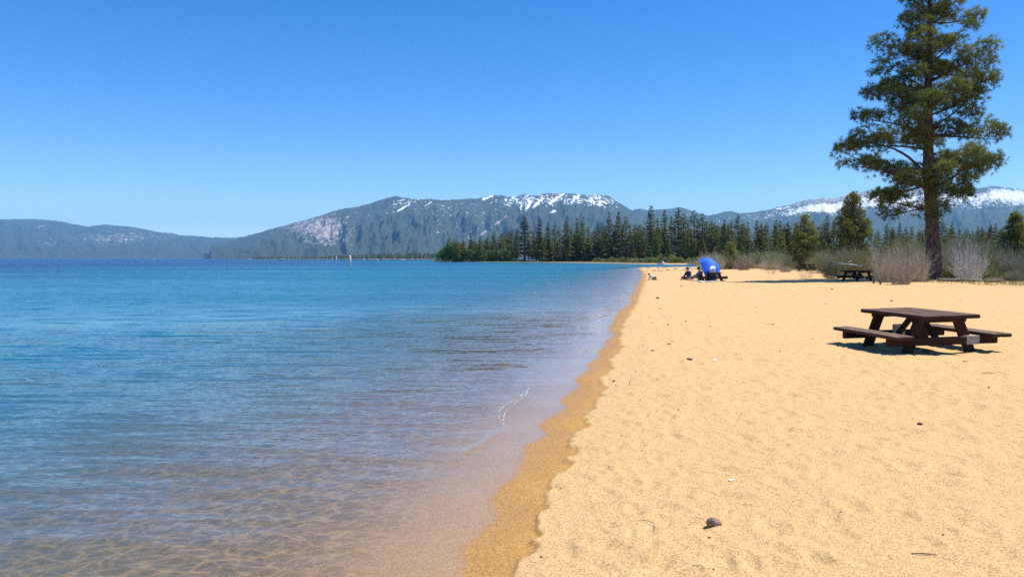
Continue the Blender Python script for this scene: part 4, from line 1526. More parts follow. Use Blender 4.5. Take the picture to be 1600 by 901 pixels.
def person(label, loc, rz, pose, wear, scale=1.0, group=None):
    """pose: joint positions in a frame where the figure faces -X; wear: garment -> (material, parts)"""
    root = empty("person", loc, rz)
    root.scale = (scale,) * 3
    tag(root, label, "person", group)
    p = {k: Vector(v) for k, v in pose.items()}
    J, E = {}, []

    def j(k, pos, r): J[k] = (tuple(pos), r)
    j("pelvis", p["pelvis"], (.15, .12)); j("belly", p["pelvis"].lerp(p["chest"], .5), (.135, .10)); j("chest", p["chest"], (.155, .11))
    j("neckb", p["neck"], .065); j("neckt", p["neck"].lerp(p["head"], .4), .055)
    E += [("pelvis", "belly"), ("belly", "chest"), ("chest", "neckb"), ("neckb", "neckt")]
    h = p["head"]
    f = Vector(pose.get("face", (-1, 0, 0))).normalized()
    up = (h - p["neck"]).normalized()
    j("skull", h, (.082, .092)); j("crownj", h + up * .075, .06)
    E += [("neckt", "skull"), ("skull", "crownj")]
    j("nose", h + f * .098 - up * .02, .014); E.append(("skull", "nose"))
    j("chin", h + f * .055 - up * .085, .035); E.append(("skull", "chin"))
    for s in ("l", "r"):
        j("sh" + s, p["sh" + s], .062); j("el" + s, p["el" + s], .043); j("wr" + s, p["wr" + s], .030)
        E += [("chest", "sh" + s), ("sh" + s, "el" + s), ("el" + s, "wr" + s)]
        d = p["wr" + s] - p["el" + s]
        hd = Vector(pose.get("hd" + s, d)); hn = Vector(pose.get("hn" + s, (0, 0, -1)))
        hand(J, E, "wr" + s, p["wr" + s], hd, hn)
        j("hip" + s, p["hip" + s], .092); j("kn" + s, p["kn" + s], .060); j("calf" + s, p["kn" + s].lerp(p["an" + s], .35), .058); j("an" + s, p["an" + s], .038)
        j("heel" + s, p["an" + s] + (p["an" + s] - p["kn" + s]).normalized() * .05, .036); j("ball" + s, p["to" + s].lerp(p["an" + s], .3), (.042, .028)); j("toe" + s, p["to" + s], (.035, .018))
        E += [("pelvis", "hip" + s), ("hip" + s, "kn" + s), ("kn" + s, "calf" + s), ("calf" + s, "an" + s), ("an" + s, "heel" + s), ("an" + s, "ball" + s), ("ball" + s, "toe" + s)]
    body = skin_mesh("body", J, E, M["skin"], root)
    for g, mt, keys, grow in wear:
        K = {k: (J[k][0], tuple(q * 1 + grow for q in J[k][1]) if isinstance(J[k][1], tuple) else J[k][1] + grow) for k in keys}
        skin_mesh(g, K, [e for e in E if e[0] in K and e[1] in K], M[mt], root)
    # ears, eyes
    s = f.cross(up).normalized()
    e = MB()
    for q in (-1, 1):
        c = h + f * .088 + s * .032 * q + up * .012
        e.tube([c - s * .008, c + s * .008], .008, 6)
    e.build("eyes", M["hair"], root)
    # hair cap
    hv, hf = [], []
    for a in range(9):
        th = math.pi * .60 * a / 8
        for b in range(14):
            ph = 6.283 * b / 14
            d = up * math.cos(th) + (f * math.cos(ph) + s * math.sin(ph)) * math.sin(th)
            cut = .045 if d.dot(f) > .45 and d.dot(up) < .45 else 0
            hv.append(tuple(h + up * .022 - f * .008 + d * (.112 - cut)))
    for a in range(8):
        for b in range(14):
            i, k = a * 14 + b, a * 14 + (b + 1) % 14
            hf.append((i, i + 14, k + 14, k))
    mesh_obj("hair", hv, hf, M["hair"], root, smooth=True)
    return root


TORSO = ["pelvis", "belly", "chest", "neckb"]
ARMS = ["shl", "ell", "wrl", "shr", "elr", "wrr"]
SLEEV = ["shl", "ell", "shr", "elr"]
LEGS = ["pelvis", "hipl", "knl", "calfl", "anl", "hipr", "knr", "calfr", "anr"]
THIGH = ["pelvis", "hipl", "knl", "hipr", "knr"]


def add_cap(root, pose):
    h = Vector(pose["head"]); f = Vector(pose.get("face", (-1, 0, 0))).normalized(); up = (h - Vector(pose["neck"])).normalized(); s = f.cross(up)
    vs, fs = [], []
    for a in range(6):
        th = math.pi * .5 * a / 5
        for b in range(14):
            ph = 6.283 * b / 14
            vs.append(tuple(h + up * .035 + (up * math.cos(th) + (f * math.cos(ph) + s * math.sin(ph)) * math.sin(th)) * .124))
    for a in range(5):
        for b in range(14):
            i, k = a * 14 + b, a * 14 + (b + 1) % 14
            fs.append((i, i + 14, k + 14, k))
    o = mesh_obj("cap", vs, fs, M["cap"], root, smooth=True)
    b = MB()
    c = h + up * .045 + f * .16
    X = Matrix((s, f, up)).transposed()
    b.box(c, (.15, .13, .012), X, .005)
    b.build("brim", M["cap"], o)


def build_people():
    g = ground_hit(1076.5, 437.2)
    pose = dict(pelvis=(0, 0, .12), chest=(-.06, 0, .46), neck=(-.09, 0, .60), head=(-.13, .01, .74), face=(-.75, -.6, -.25),
                shl=(-.06, -.19, .53), shr=(-.06, .19, .53), ell=(-.14, -.27, .29), elr=(-.16, .27, .29), wrl=(-.36, -.17, .20), wrr=(-.36, .14, .20),
                hipl=(-.03, -.10, .11), hipr=(-.03, .10, .11), knl=(-.36, -.33, .19), knr=(-.36, .32, .19), anl=(-.58, -.04, .055), anr=(-.50, .12, .055), tol=(-.74, .02, .05), tor=(-.60, .30, .05))
    a = person("person in a dark jacket and cap sitting cross-legged on the sand, left of the pair", g, R(32), pose,
               (("jacket", "jacket_dark", TORSO + ARMS, .022), ("trousers", "denim", LEGS, .016)), 1.1, "two people sitting by the umbrella")
    add_cap(a, pose)
    g = ground_hit(1096, 438.2)
    pose = dict(pelvis=(0, 0, .12), chest=(-.08, 0, .47), neck=(-.13, 0, .62), head=(-.19, 0, .76), face=(-1, -.15, -.2),
                shl=(-.10, -.19, .55), shr=(-.10, .19, .55), ell=(-.30, -.24, .33), elr=(-.30, .24, .33), wrl=(-.54, -.14, .29), wrr=(-.54, .14, .29),
                hipl=(-.03, -.10, .11), hipr=(-.03, .10, .11), knl=(-.44, -.20, .26), knr=(-.46, .18, .30), anl=(-.80, -.12, .055), anr=(-.84, .14, .055), tol=(-.94, -.14, .12), tor=(-.98, .16, .12))
    b = person("person in a black vest over grey sleeves sitting sideways beside the umbrella", g, R(8), pose,
               (("sleeves", "jacket_grey", ["chest"] + ARMS, .018), ("vest", "vest", TORSO, .036), ("shorts", "khaki", THIGH, .022)), 1.1, "two people sitting by the umbrella")
    add_cap(b, pose)
    g = ground_hit(1021, 437.4)
    pose = dict(pelvis=(.08, 0, .20), chest=(-.22, 0, .38), neck=(-.33, 0, .46), head=(-.44, 0, .56), face=(-1, -.2, -.5),
                shl=(-.27, -.15, .40), shr=(-.27, .15, .40), ell=(-.36, -.19, .22), elr=(-.36, .19, .22), wrl=(-.42, -.18, .05), wrr=(-.42, .18, .05), hdl=(-1, 0, -.15), hdr=(-1, 0, -.15),
                hipl=(.08, -.09, .19), hipr=(.08, .09, .19), knl=(-.12, -.17, .065), knr=(-.10, .17, .065), anl=(.28, -.14, .05), anr=(.30, .14, .05), tol=(.44, -.14, .035), tor=(.46, .14, .035))
    person("small child in a pale shirt crawling on the sand near the water", g, R(10), pose,
           (("shirt", "shirt_white", TORSO + SLEEV, .020), ("shorts", "olive_cloth", LEGS, .018)), .82)


# ------------------------------------------------------------------ umbrella, towel, bag
def build_umbrella():
    base = ground_hit(1110.5, 438.5)
    base = Vector((base.x, base.y + .9, gz(base.x, base.y + .9)))
    root = empty("beach_umbrella", base)
    tag(root, "blue beach umbrella tipped on its side as a windbreak, white patch on it", "umbrella")
    ax = Vector((.91, -.30, .36)).normalized()
    u = Vector((0, 0, 1)); u = (u - ax * u.dot(ax)).normalized()
    v = ax.cross(u)
    rim_c = Vector((-.22, .05, .62))
    RR, DP = 1.0, 1.12

    def pt(th, ph, k=1.0):
        m8 = (ph % (math.pi / 4)) - math.pi / 8
        sc = math.cos(math.pi / 8) / math.cos(m8)
        return rim_c + ax * math.cos(th) * DP * k + (u * math.cos(ph) * 1.04 + v * math.sin(ph)) * math.sin(th) * RR * sc * k
    vs, fs = [], []
    NA, NB = 12, 48
    for k in (1.0, .985):
        for a in range(NA + 1):
            th = math.pi / 2 * a / NA
            for b in range(NB):
                vs.append(tuple(pt(max(th, .01), 6.283185 * b / NB, k)))
    o = (NA + 1) * NB
    for a in range(NA):
        for b in range(NB):
            i, j = a * NB + b, a * NB + (b + 1) % NB
            fs.append((i, i + NB, j + NB, j)); fs.append((o + i, o + j, o + j + NB, o + i + NB))
    for b in range(NB):
        i, j = NA * NB + b, NA * NB + (b + 1) % NB
        fs.append((i, o + i, o + j, j))
    cano = mesh_obj("canopy", vs, fs, M["blue_cloth"], root)
    for k in range(8):
        r = MB()
        r.tube([pt(math.pi / 2 * q / 8 + .01, k * math.pi / 4, .975) for q in range(9)], .008, 4)
        r.build("rib", M["metal"], root)
    # white printed patch on one panel
    vs, fs = [], []
    n, mrows = 20, 5
    tc, pc = .92, math.atan2((Vector((-.30, -1, -.05))).dot(v), (Vector((-.30, -1, -.05))).dot(u))
    for a in range(mrows + 1):
        for b in range(n):
            q = a / mrows
            t = 6.283 * b / n
            vs.append(tuple(pt(tc + .25 * q * math.cos(t) * (1 + .2 * math.sin(2 * t)), pc + .34 * q * math.sin(t), 1.006)))
    for a in range(mrows):
        for b in range(n):
            i, j = a * n + b, a * n + (b + 1) % n
            fs.append((i, j, j + n, i + n))
    em = mesh_obj("emblem", vs, fs, M["white_cloth"], cano, smooth=True)
    ln = MB()
    for k in range(3):
        ln.tube([pt(tc - .10 + .09 * k, pc - .20 + .05 * k + .1 * q, 1.010) for q in range(4)], .006, 4)
    ln.build("lettering_strokes", M["navy_cloth"], em)
    # navy side flap down to the sand and the pole
    fl = MB()
    tops = [pt(math.pi / 2, a, 1.0) for a in (2.25, 2.6, 2.95, 3.3, 3.65)]
    pts = []
    for t in tops:
        pts += [t, Vector((t.x + .1, t.y - .1, .0))]
    ws = []
    for t in pts: ws.append(t)
    for t in pts: ws.append(t + ax * .012)
    f2 = []
    for i in range(4):
        a = 2 * i
        f2 += [(a, a + 1, a + 3, a + 2), (10 + a, 12 + a, 13 + a, 11 + a)]
    fl.add(ws, f2)
    fl.build("side_flap", M["blue_cloth"], root)
    po = MB()
    po.tube([rim_c + ax * .95, rim_c - ax * .75, rim_c - ax * 1.0 ], .016, 8)
    po.build("pole", M["metal"], root)
    # towel spread in front of the table beside the umbrella
    b0 = ground_hit(1106, 440.3)
    vs, fs = [], []
    nx, ny = 24, 8
    for j in range(ny + 1):
        for i in range(nx + 1):
            x, y = (i / nx - .5) * 1.35, (j / ny - .5) * .8
            X, Y = b0.x + x, b0.y + y
            z = .03 + .04 * (math.sin(x * 9 + y * 4) * math.sin(y * 7 + 1) + .6)
            vs.append((x, y, gz(X, Y) - b0.z + z))
    for j in range(ny):
        for i in range(nx):
            a = j * (nx + 1) + i
            fs.append((a, a + 1, a + nx + 2, a + nx + 1))
    t = mesh_obj("beach_towel", vs, fs, M["shirt_white"], smooth=True)
    t.location = b0
    sm = t.modifiers.new("thick", "SOLIDIFY"); sm.thickness = .012
    tag(t, "crumpled pale towel lying before the table by the umbrella", "towel")
    # dark bag behind the seated person
    g = ground_hit(1099, 438.6)
    bg = empty("backpack", (g.x + .3, g.y + .1, g.z))
    tag(bg, "small dark navy backpack between the seated person and the umbrella", "backpack")
    q = MB(); q.box((0, 0, .22), (.30, .24, .44), bev=.06); q.build("pack_body", M["navy_cloth"], bg)
    q = MB(); q.box((-.02, -.135, .14), (.22, .07, .20), bev=.025); q.build("pocket", M["navy_cloth"], bg)
    q = MB(); q.tube([(-.05, .02, .43), (-.03, .02, .49), (.03, .02, .49), (.05, .02, .43)], .012, 5); q.build("carry_loop", M["vest"], bg)


# ------------------------------------------------------------------ boats, buoys, far shore
def hull(L, W, H, n=11):
    vs, fs = [], []
    for i in range(n):
        t = i / (n - 1)
        w = W / 2 * (math.sin(math.pi * min(t * .62 + .36, 1.0)) if t > .02 else .78)
        w = W / 2 * max(.02, (1 - (max(t - .35, 0) / .65) ** 2.2)) * (.86 + .14 * min(1, t * 4))
        sh = H * (1 + .28 * t * t)
        x = (t - .5) * L
        vs += [(x, -w, sh), (x, -w * .82, H * .3), (x, -w * .25, -.18 * H), (x, w * .25, -.18 * H), (x, w * .82, H * .3), (x, w, sh)]
    for i in range(n - 1):
        for k in range(5):
            a = i * 6 + k
            fs.append((a, a + 1, a + 7, a + 6))
        fs.append((i * 6 + 5, i * 6, i * 6 + 6, i * 6 + 11))
    fs.append((0, 5, 4, 3, 2, 1))
    fs.append(tuple(range((n - 1) * 6, n * 6)))
    return vs, fs


def make_sailboat():
    r = empty("sailboat")
    vs, fs = hull(6.5, 2.0, .85)
    mesh_obj("hull", vs, fs, M["white_paint"], r)
    q = MB(); q.box((.1, 0, 1.05), (2.4, 1.1, .45), bev=.12); c = q.build("cabin", M["white_paint"], r)
    q = MB()
    for s in (-1, 1): q.box((.1, s * .552, 1.1), (1.5, .012, .16))
    q.build("window", M["dark_glass"], c)
    q = MB(); q.tube([(.9, 0, .8), (.9, 0, 7.2)], [.11, .08], 6); q.build("mast", M["metal"], r)
    q = MB(); q.tube([(.9, 0, 1.75), (-2.2, 0, 1.7)], .10, 6); q.build("boom", M["metal"], r)
    q = MB(); q.tube([(.85, 0, 1.92), (-2.1, 0, 1.86)], [.16, .11], 6); q.build("furled_sail", M["navy_cloth"], r)
    return r


def make_motorboat():
    r = empty("motorboat")
    vs, fs = hull(5.6, 2.0, .8)
    mesh_obj("hull", vs, fs, M["white_paint"], r)
    q = MB(); q.box((.3, 0, 1.0), (1.6, 1.3, .5), bev=.14); q.build("cabin", M["white_paint"], r)
    q = MB(); q.bar((1.1, -.6, 1.2), (1.1, .6, 1.2), .04, .5, (-.5, 0, 1)); q.build("windscreen", M["dark_glass"], r)
    q = MB(); q.box((-2.95, 0, .7), (.4, .45, .8), bev=.1); q.build("outboard_motor", M["vest"], r)
    return r


def place_float(o, px, py, rz, scale=1.0):
    p = at_z(px, py, 0)
    o.location = (p.x, p.y, 0)
    o.rotation_euler = (0, 0, rz)
    o.scale = (scale,) * 3


def make_buoy():
    r = empty("marker_buoy")
    q = MB(); q.tube([(0, 0, -.6), (0, 0, 2.45), (0, 0, 2.6)], [.29, .29, .20], 16); q.build("spar", M["white_paint"], r, True)
    for z in (2.25, 1.05, .25):
        q = MB(); q.tube([(0, 0, z - .06), (0, 0, z + .06)], .294, 16); q.build("orange_band", M["orange_paint"], r, True)
    d = MB()
    for k in range(4):
        a = [(-.17, 0), (0, .26), (.17, 0), (0, -.26)]
        b = a[k]; c = a[(k + 1) % 4]
        w = lambda p: Vector((math.sin(p[0] / .3 - .7) * .298, -math.cos(p[0] / .3 - .7) * .298, 1.65 + p[1]))
        d.tube([w(b), w(((b[0] + c[0]) / 2, (b[1] + c[1]) / 2)), w(c)], .030, 4)
    d.build("diamond_mark", M["orange_paint"], r)
    q = MB(); q.tube([(0, 0, -.05), (0, 0, .05)], .33, 16); q.build("float_collar", M["steel"], r, True)
    return r


def build_lake_things():
    g = "white and orange marker buoys in the lake"
    b = make_buoy(); b2 = copy_tree(b); b3 = copy_tree(b)
    for o, px, py, sc, lb in ((b, 547, 414.6, 1.0, "nearest tall white and orange marker buoy on the open water"),
                              (b2, 525.5, 408.2, 1.15, "second small far marker buoy, closer to the big buoy"),
                              (b3, 519, 407.2, 1.0, "farthest tiny marker buoy, leftmost of three")):
        place_float(o, px, py, .3, sc); tag(o, lb, "buoy", g)
    gs, gm = "moored sailboats near the wooded point", "small motorboats moored off the far shore"
    s0 = make_sailboat()
    S = [(578, "moored sailboat farthest left among the masts"), (587.5, None), (608, None), (624.6, None), (628.5, None), (643.7, "sailboat with tall mast alone in the gap"), (675.5, "sailboat closest to the wooded point")]
    rnd = random.Random(3)
    for k, (px, lb) in enumerate(S):
        o = s0 if k == 0 else copy_tree(s0)
        place_float(o, px, 406.3 + rnd.uniform(-.2, .2), rnd.uniform(-.6, .6) + (3.14 if rnd.random() < .5 else 0), rnd.uniform(.75, 1.0))
        tag(o, lb or "white sailboat moored in the row off the far wood", "sailboat", gs)
    m0 = make_motorboat()
    Ms = [(568, None), (583.5, None), (597.6, None), (602.5, None), (615.5, None), (618.5, None), (632.5, None), (652, None), (659.2, "white motorboat moored between the last two sailboats"), (667, None),
          (440, "lone white motorboat far left of the buoys"), (239, "tiny white motorboat under the distant left hills"), (508, "white motorboat just left of the small buoys"), (388, "white speck of a boat below the blue far tower")]
    for k, (px, lb) in enumerate(Ms):
        o = m0 if k == 0 else copy_tree(m0)
        py = 406.2 if px > 560 else 405.6
        sc = rnd.uniform(.65, .9) if px > 560 else (1.3 if px != 440 else 1.8)
        place_float(o, px, py, rnd.uniform(-.4, .4), sc)
        tag(o, lb or "small white motorboat moored in the row of boats", "motorboat", gm)
    # water scooter in the inlet
    p = at_z(1034, 413, 0)
    r = empty("jet_ski", (p.x, p.y, 0), R(14))
    tag(r, "white jet ski with dark seat floating in the inlet", "jet ski")
    vs, fs = hull(2.9, 1.15, .42)
    mesh_obj("hull", vs, fs, M["white_paint"], r)
    q = MB(); q.box((-.55, 0, .62), (1.25, .46, .34), bev=.10); q.build("seat", M["vest"], r)
    q = MB(); q.box((.35, 0, .70), (.75, .55, .55), bev=.14); q.build("front_cowl", M["white_paint"], r)
    q = MB(); q.tube([(.22, -.38, 1.12), (.12, 0, 1.08), (.22, .38, 1.12)], .04, 6); q.build("handlebar", M["vest"], r)
    q = MB(); q.bar((.45, -.25, 1.1), (.45, .25, 1.1), .03, .4, (-.5, 0, 1)); q.build("windscreen", M["dark_glass"], r)
    q = MB(); q.tube([(.20, -.28, .9), (.05, -.28, 1.5), (.05, .28, 1.5), (.20, .28, .9)], .05, 5); q.build("tow_frame", M["orange_paint"], r)
    # far lakeside hotels
    for (px0, px1, pt, mat, lb, rows) in ((319, 328, 395, "pink_wall", "pinkish hotel block on the far left shore", 12), (345, 355.5, 394.2, "blue_wall", "blue glass hotel tower on the far left shore", 14)):
        Y = 8300
        x0, x1 = at_y(px0, 400, Y).x, at_y(px1, 400, Y).x
        zt = at_y(px0, pt, Y).z
        o = empty("hotel", ((x0 + x1) / 2, Y, 0))
        tag(o, lb, "hotel")
        w = x1 - x0
        q = MB(); q.box((0, 0, zt / 2 - 2), (w, 30, zt + 4)); wl = q.build("wall", M[mat], o)
        q = MB(); q.box((w * .5 + w * .1, 4, zt * .4 - 2), (w * .2, 26, zt * .8 + 4)); q.build("side_wing", M["pale_wall"], o)
        q = MB(); q.box((0, 0, zt + 2.5), (w * .5, 16, 5)); q.build("roof_plant_room", M["pale_wall"], o)
        q = MB()
        for k in range(rows): q.box((0, -15.2, zt * (k + .7) / rows), (w * .94, .4, zt / rows * .45))
        q.build("windows", M["window"], wl)
    # far wood on the shore below the mountain: reads as one mass
    rnd = random.Random(9)
    V, F, T = [], [], []
    for k in range(900):
        px = rnd.uniform(395, 740)
        Y = rnd.uniform(2300, 2700)
        x = at_y(px, 400, Y).x
        H = rnd.uniform(9, 24) * (0.45 + .55 * float(sstep(470, 640, np.array(px))))
        w = H * rnd.uniform(.16, .28)
        z0 = 0
        tt = rnd.random()
        for q in range(3):
            b = H * (.08 + .27 * q); tpz = H * (.55 + .225 * q); ww = w * (1 - .28 * q)
            i = len(V)
            for a in range(6):
                an = a * 1.047 + rnd.uniform(-.2, .2)
                V.append((x + math.cos(an) * ww * rnd.uniform(.7, 1.2), Y + math.sin(an) * ww, z0 + b + rnd.uniform(-.5, .5)))
            V.append((x, Y, z0 + tpz))
            for a in range(6): F.append((i + a, i + (a + 1) % 6, i + 6))
            T += [tt] * 7
    o = mesh_obj("far_wood", V, F, M["fir"], tint=T)
    o["kind"] = "stuff"
    # its low bank
    q = MB(); a, b = at_y(380, 404, 2280).x, at_y(760, 404, 2280).x
    vs = []
    n = 60
    for i in range(n):
        x = a + (b - a) * i / (n - 1)
        y = 2280 + 40 * math.sin(i * .7)
        vs += [(x, y, -.4), (x, y + 60, .4), (x, y + 600, 1.6)]
    fs = []
    for i in range(n - 1):
        for k in range(2): fs.append((i * 3 + k, i * 3 + 3 + k, i * 3 + 4 + k, i * 3 + 1 + k))
    q.add(vs, fs)
    o = q.build("far_shore", M["rock"])
    o["kind"] = "structure"


# ------------------------------------------------------------------ small things on the sand
def build_litter():
    # the stones and sticks one can tell apart
    def put(o, px, py, dz, lb, cat, group=None):
        g = ground_hit(px, py)
        o.location = (g.x, g.y, g.z + dz)
        tag(o, lb, cat, group)
    put(blob("stone", M["rock_mauve"], (0, 0, 0), (.036, .026, .030), 4, sub=1, rough=.8), 1116, 820, .014, "mauve brown stone lying on the near sand", "stone")
    put(blob("white_scrap", M["shell"], (0, 0, 0), (.030, .012, .006), 6), 1142, 750, .005, "small white scrap on the near sand", "scrap")
    put(blob("white_scrap", M["shell"], (0, 0, 0), (.09, .03, .012), 7), 1117, 563, .01, "pale flat scrap near the dark bark piece", "scrap")
    put(blob("bark_piece", M["bark_bit"], (0, 0, 0), (.075, .028, .016), 8, rough=.6), 1079, 562, .01, "largest dark bark piece on the middle of the sand", "bark")
    put(blob("bark_piece", M["bark_bit"], (0, 0, 0), (.028, .018, .012), 9, rough=.6), 1437, 663, .01, "dark chip on open sand below the near picnic table", "bark")
    put(blob("dry_leaf", mat_plain("yellow leaf", (.45, .28, .06), .7, .2, 20), (0, 0, 0), (.045, .02, .008), 10), 1508, 564.5, .006, "yellow leaf on the sand before the near picnic table", "leaf")
    d = MB(); d.tube([(-.16, .02, .012), (-.02, 0, .016), (.05, -.005, .014), (.15, -.03, .010)], [.006, .008, .007, .004], 6)
    so = d.build("stick", M["stick"]); so.scale = (.42, .42, .6)
    put(so, 1444, 867, .0, "thin dark stick lying near the bottom right corner", "stick")
    d = MB(); d.tube([(-.09, .02, .012), (0, 0, .02), (.08, -.02, .010)], [.004, .006, .003], 6)
    put(d.build("stick", M["stick"]), 1545, 584, 0, "short stick below the right end of the near picnic table", "stick")
    # stem curling up by the berm
    d = MB(); d.tube([(0, 0, -.02), (.01, 0, .05), (.035, .01, .10)], [.005, .004, .002], 5)
    put(d.build("twig", M["stick"]), 983, 601, 0, "upright curved twig stuck in the sand near the wet edge", "twig")
    d = MB(); d.tube([(-.05, .09, .006), (.0, .06, .02), (.045, .0, .018), (.035, -.07, .008), (.015, -.10, .004)], [.0014, .002, .002, .002, .0014], 5)
    put(d.build("twig", M["stick"]), 1012, 822, 0, "looped thin twig on the near sand beside the wet edge", "twig")
    # dark lumps half buried under the near table
    for px, py, s, lb in ((1420, 548, .07, "left dark lump half buried under the near picnic table"), (1447, 549, .08, "right dark lump half buried under the near picnic table")):
        put(blob("pine_cone", M["bark_bit"], (0, 0, 0), (s, s * .7, s * .5), int(px), rough=.5), px, py, .01, lb, "pine cone")
    g = ground_hit(1416, 536)
    c = blob("cloth_bag", M["navy_cloth"], (g.x, g.y + .3, g.z + .14), (.13, .10, .17), 21, sub=3, rough=.3)
    tag(c, "small blue cloth bag standing under the near picnic table", "bag")
    # scattered bits
    spots = [(958, 596, "b"), (953, 593, "t"), (964, 603, "t"), (1014, 496, "c"), (1031, 482, "b"), (1034, 489, "c"), (1044, 507, "b"), (1026, 516, "c"), (1035, 494, "c"), (1018, 505, "c"), (1028, 466, "b"), (1039, 495, "t"),
             (1072, 502, "b"), (1092, 504, "c"), (1110, 510, "c"), (1150, 553, "c"), (1207, 507, "b"), (1200, 507, "t"), (1219, 549, "c"), (1045, 538, "b"), (1050, 535, "t"), (1020, 548, "b"), (1004, 539, "c"), (1069, 576, "c"),
             (1028, 592, "c"), (994, 580, "c"), (1026, 643, "c"), (1030, 693, "t"), (1022, 718, "t"), (1012, 792, "t"), (1030, 795, "t"), (1004, 803, "t"), (978, 683, "c"), (970, 681, "c"), (1003, 704, "c"), (1085, 818, "t"), (1091, 811, "t"),
             (1047, 820, "c"), (1109, 840, "c"), (1095, 888, "t"), (1115, 890, "c"), (1240, 784, "c"), (1314, 800, "c"), (1366, 814, "c"), (1474, 836, "c"), (1390, 736, "t"), (1545, 605, "c"), (1213, 588, "t"), (876, 763, "c"), (870, 762, "t"),
             (1300, 452, "b"), (1290, 475, "c"), (1190, 448, "c"), (1240, 462, "c"), (1128, 470, "c"), (1180, 480, "c"), (1250, 500, "c"), (1270, 530, "c"), (1000, 625, "c"), (1060, 640, "c"), (833, 880, "t"), (845, 870, "c"),
             (1393, 470, "b"), (1500, 470, "c"), (1560, 478, "c"), (1100, 455, "c"), (1150, 460, "t"), (1065, 447, "b"), (1079, 452, "c"), (1021, 446, "c")]
    rnd = random.Random(31)
    P = {}
    P["b"] = [blob("bark_chip", M["bark_bit"], (0, 0, 0), (.034, .015, .010), 40 + k, rough=.6) for k in range(2)]
    P["c"] = [blob("pebble", M["bark_bit"], (0, 0, 0), (.009, .007, .005), 50 + k, rough=.5) for k in range(2)]
    tw = []
    for k in range(3):
        d = MB()
        a = rnd.uniform(-.02, .02)
        d.tube([(-.06, a, .006), (-.02, -a, .012), (.025, a * .5, .012), (.06, -a * 1.5, .006)], [.0015, .0026, .0022, .0012], 5)
        d.tube([(.0, 0, .012), (.02, .025, .015)], [.002, .0012], 4)
        tw.append(d.build("twig", M["stick"]))
    P["t"] = tw
    lab = {"b": ("dark bark chip among the litter on the dry sand", "bark", "bark chips on the sand"), "c": ("tiny dark crumb among the litter on the dry sand", "pebble", "dark crumbs on the sand"), "t": ("short thin twig among the litter on the dry sand", "twig", "twigs on the sand")}
    used = set()
    for px, py, k in spots:
        pr = next((q for q in P[k] if id(q) not in used), None) or P[k][rnd.randrange(len(P[k]))]
        o = pr if id(pr) not in used else copy_tree(pr)
        used.add(id(pr))
        g = ground_hit(px, py)
        o.location = (g.x, g.y, g.z + .004)
        f = (.62 if g.y < 8 else 1) * max(1.0, g.y / 12) ** .8 * rnd.uniform(.7, 1.25)
        o.scale = (f, f, f)
        o.rotation_euler = (0, 0, rnd.uniform(0, 6.28))
        tag(o, *lab[k])
    # wrack and stones along the inlet bank
    pr = [blob("wrack_stone", M["rock"], (0, 0, 0), (.16, .11, .05), 60 + k, rough=.5) for k in range(3)]
    for k in range(44):
        o = pr[k] if k < 3 else copy_tree(pr[k % 3])
        px = rnd.uniform(1008, 1088)
        Y = rnd.uniform(105, 158)
        x = at_y(px, 416, Y).x
        o.location = (x, Y, gz(x, Y) + .02)
        q = rnd.uniform(.5, 1.7)
        o.scale = (q * 1.5, q, q * .8)
        o.rotation_euler = (0, 0, rnd.uniform(0, 6.28))
        tag(o, "dark lump in the wrack line where the sand meets the inlet", "wrack", "wrack along the inlet bank")


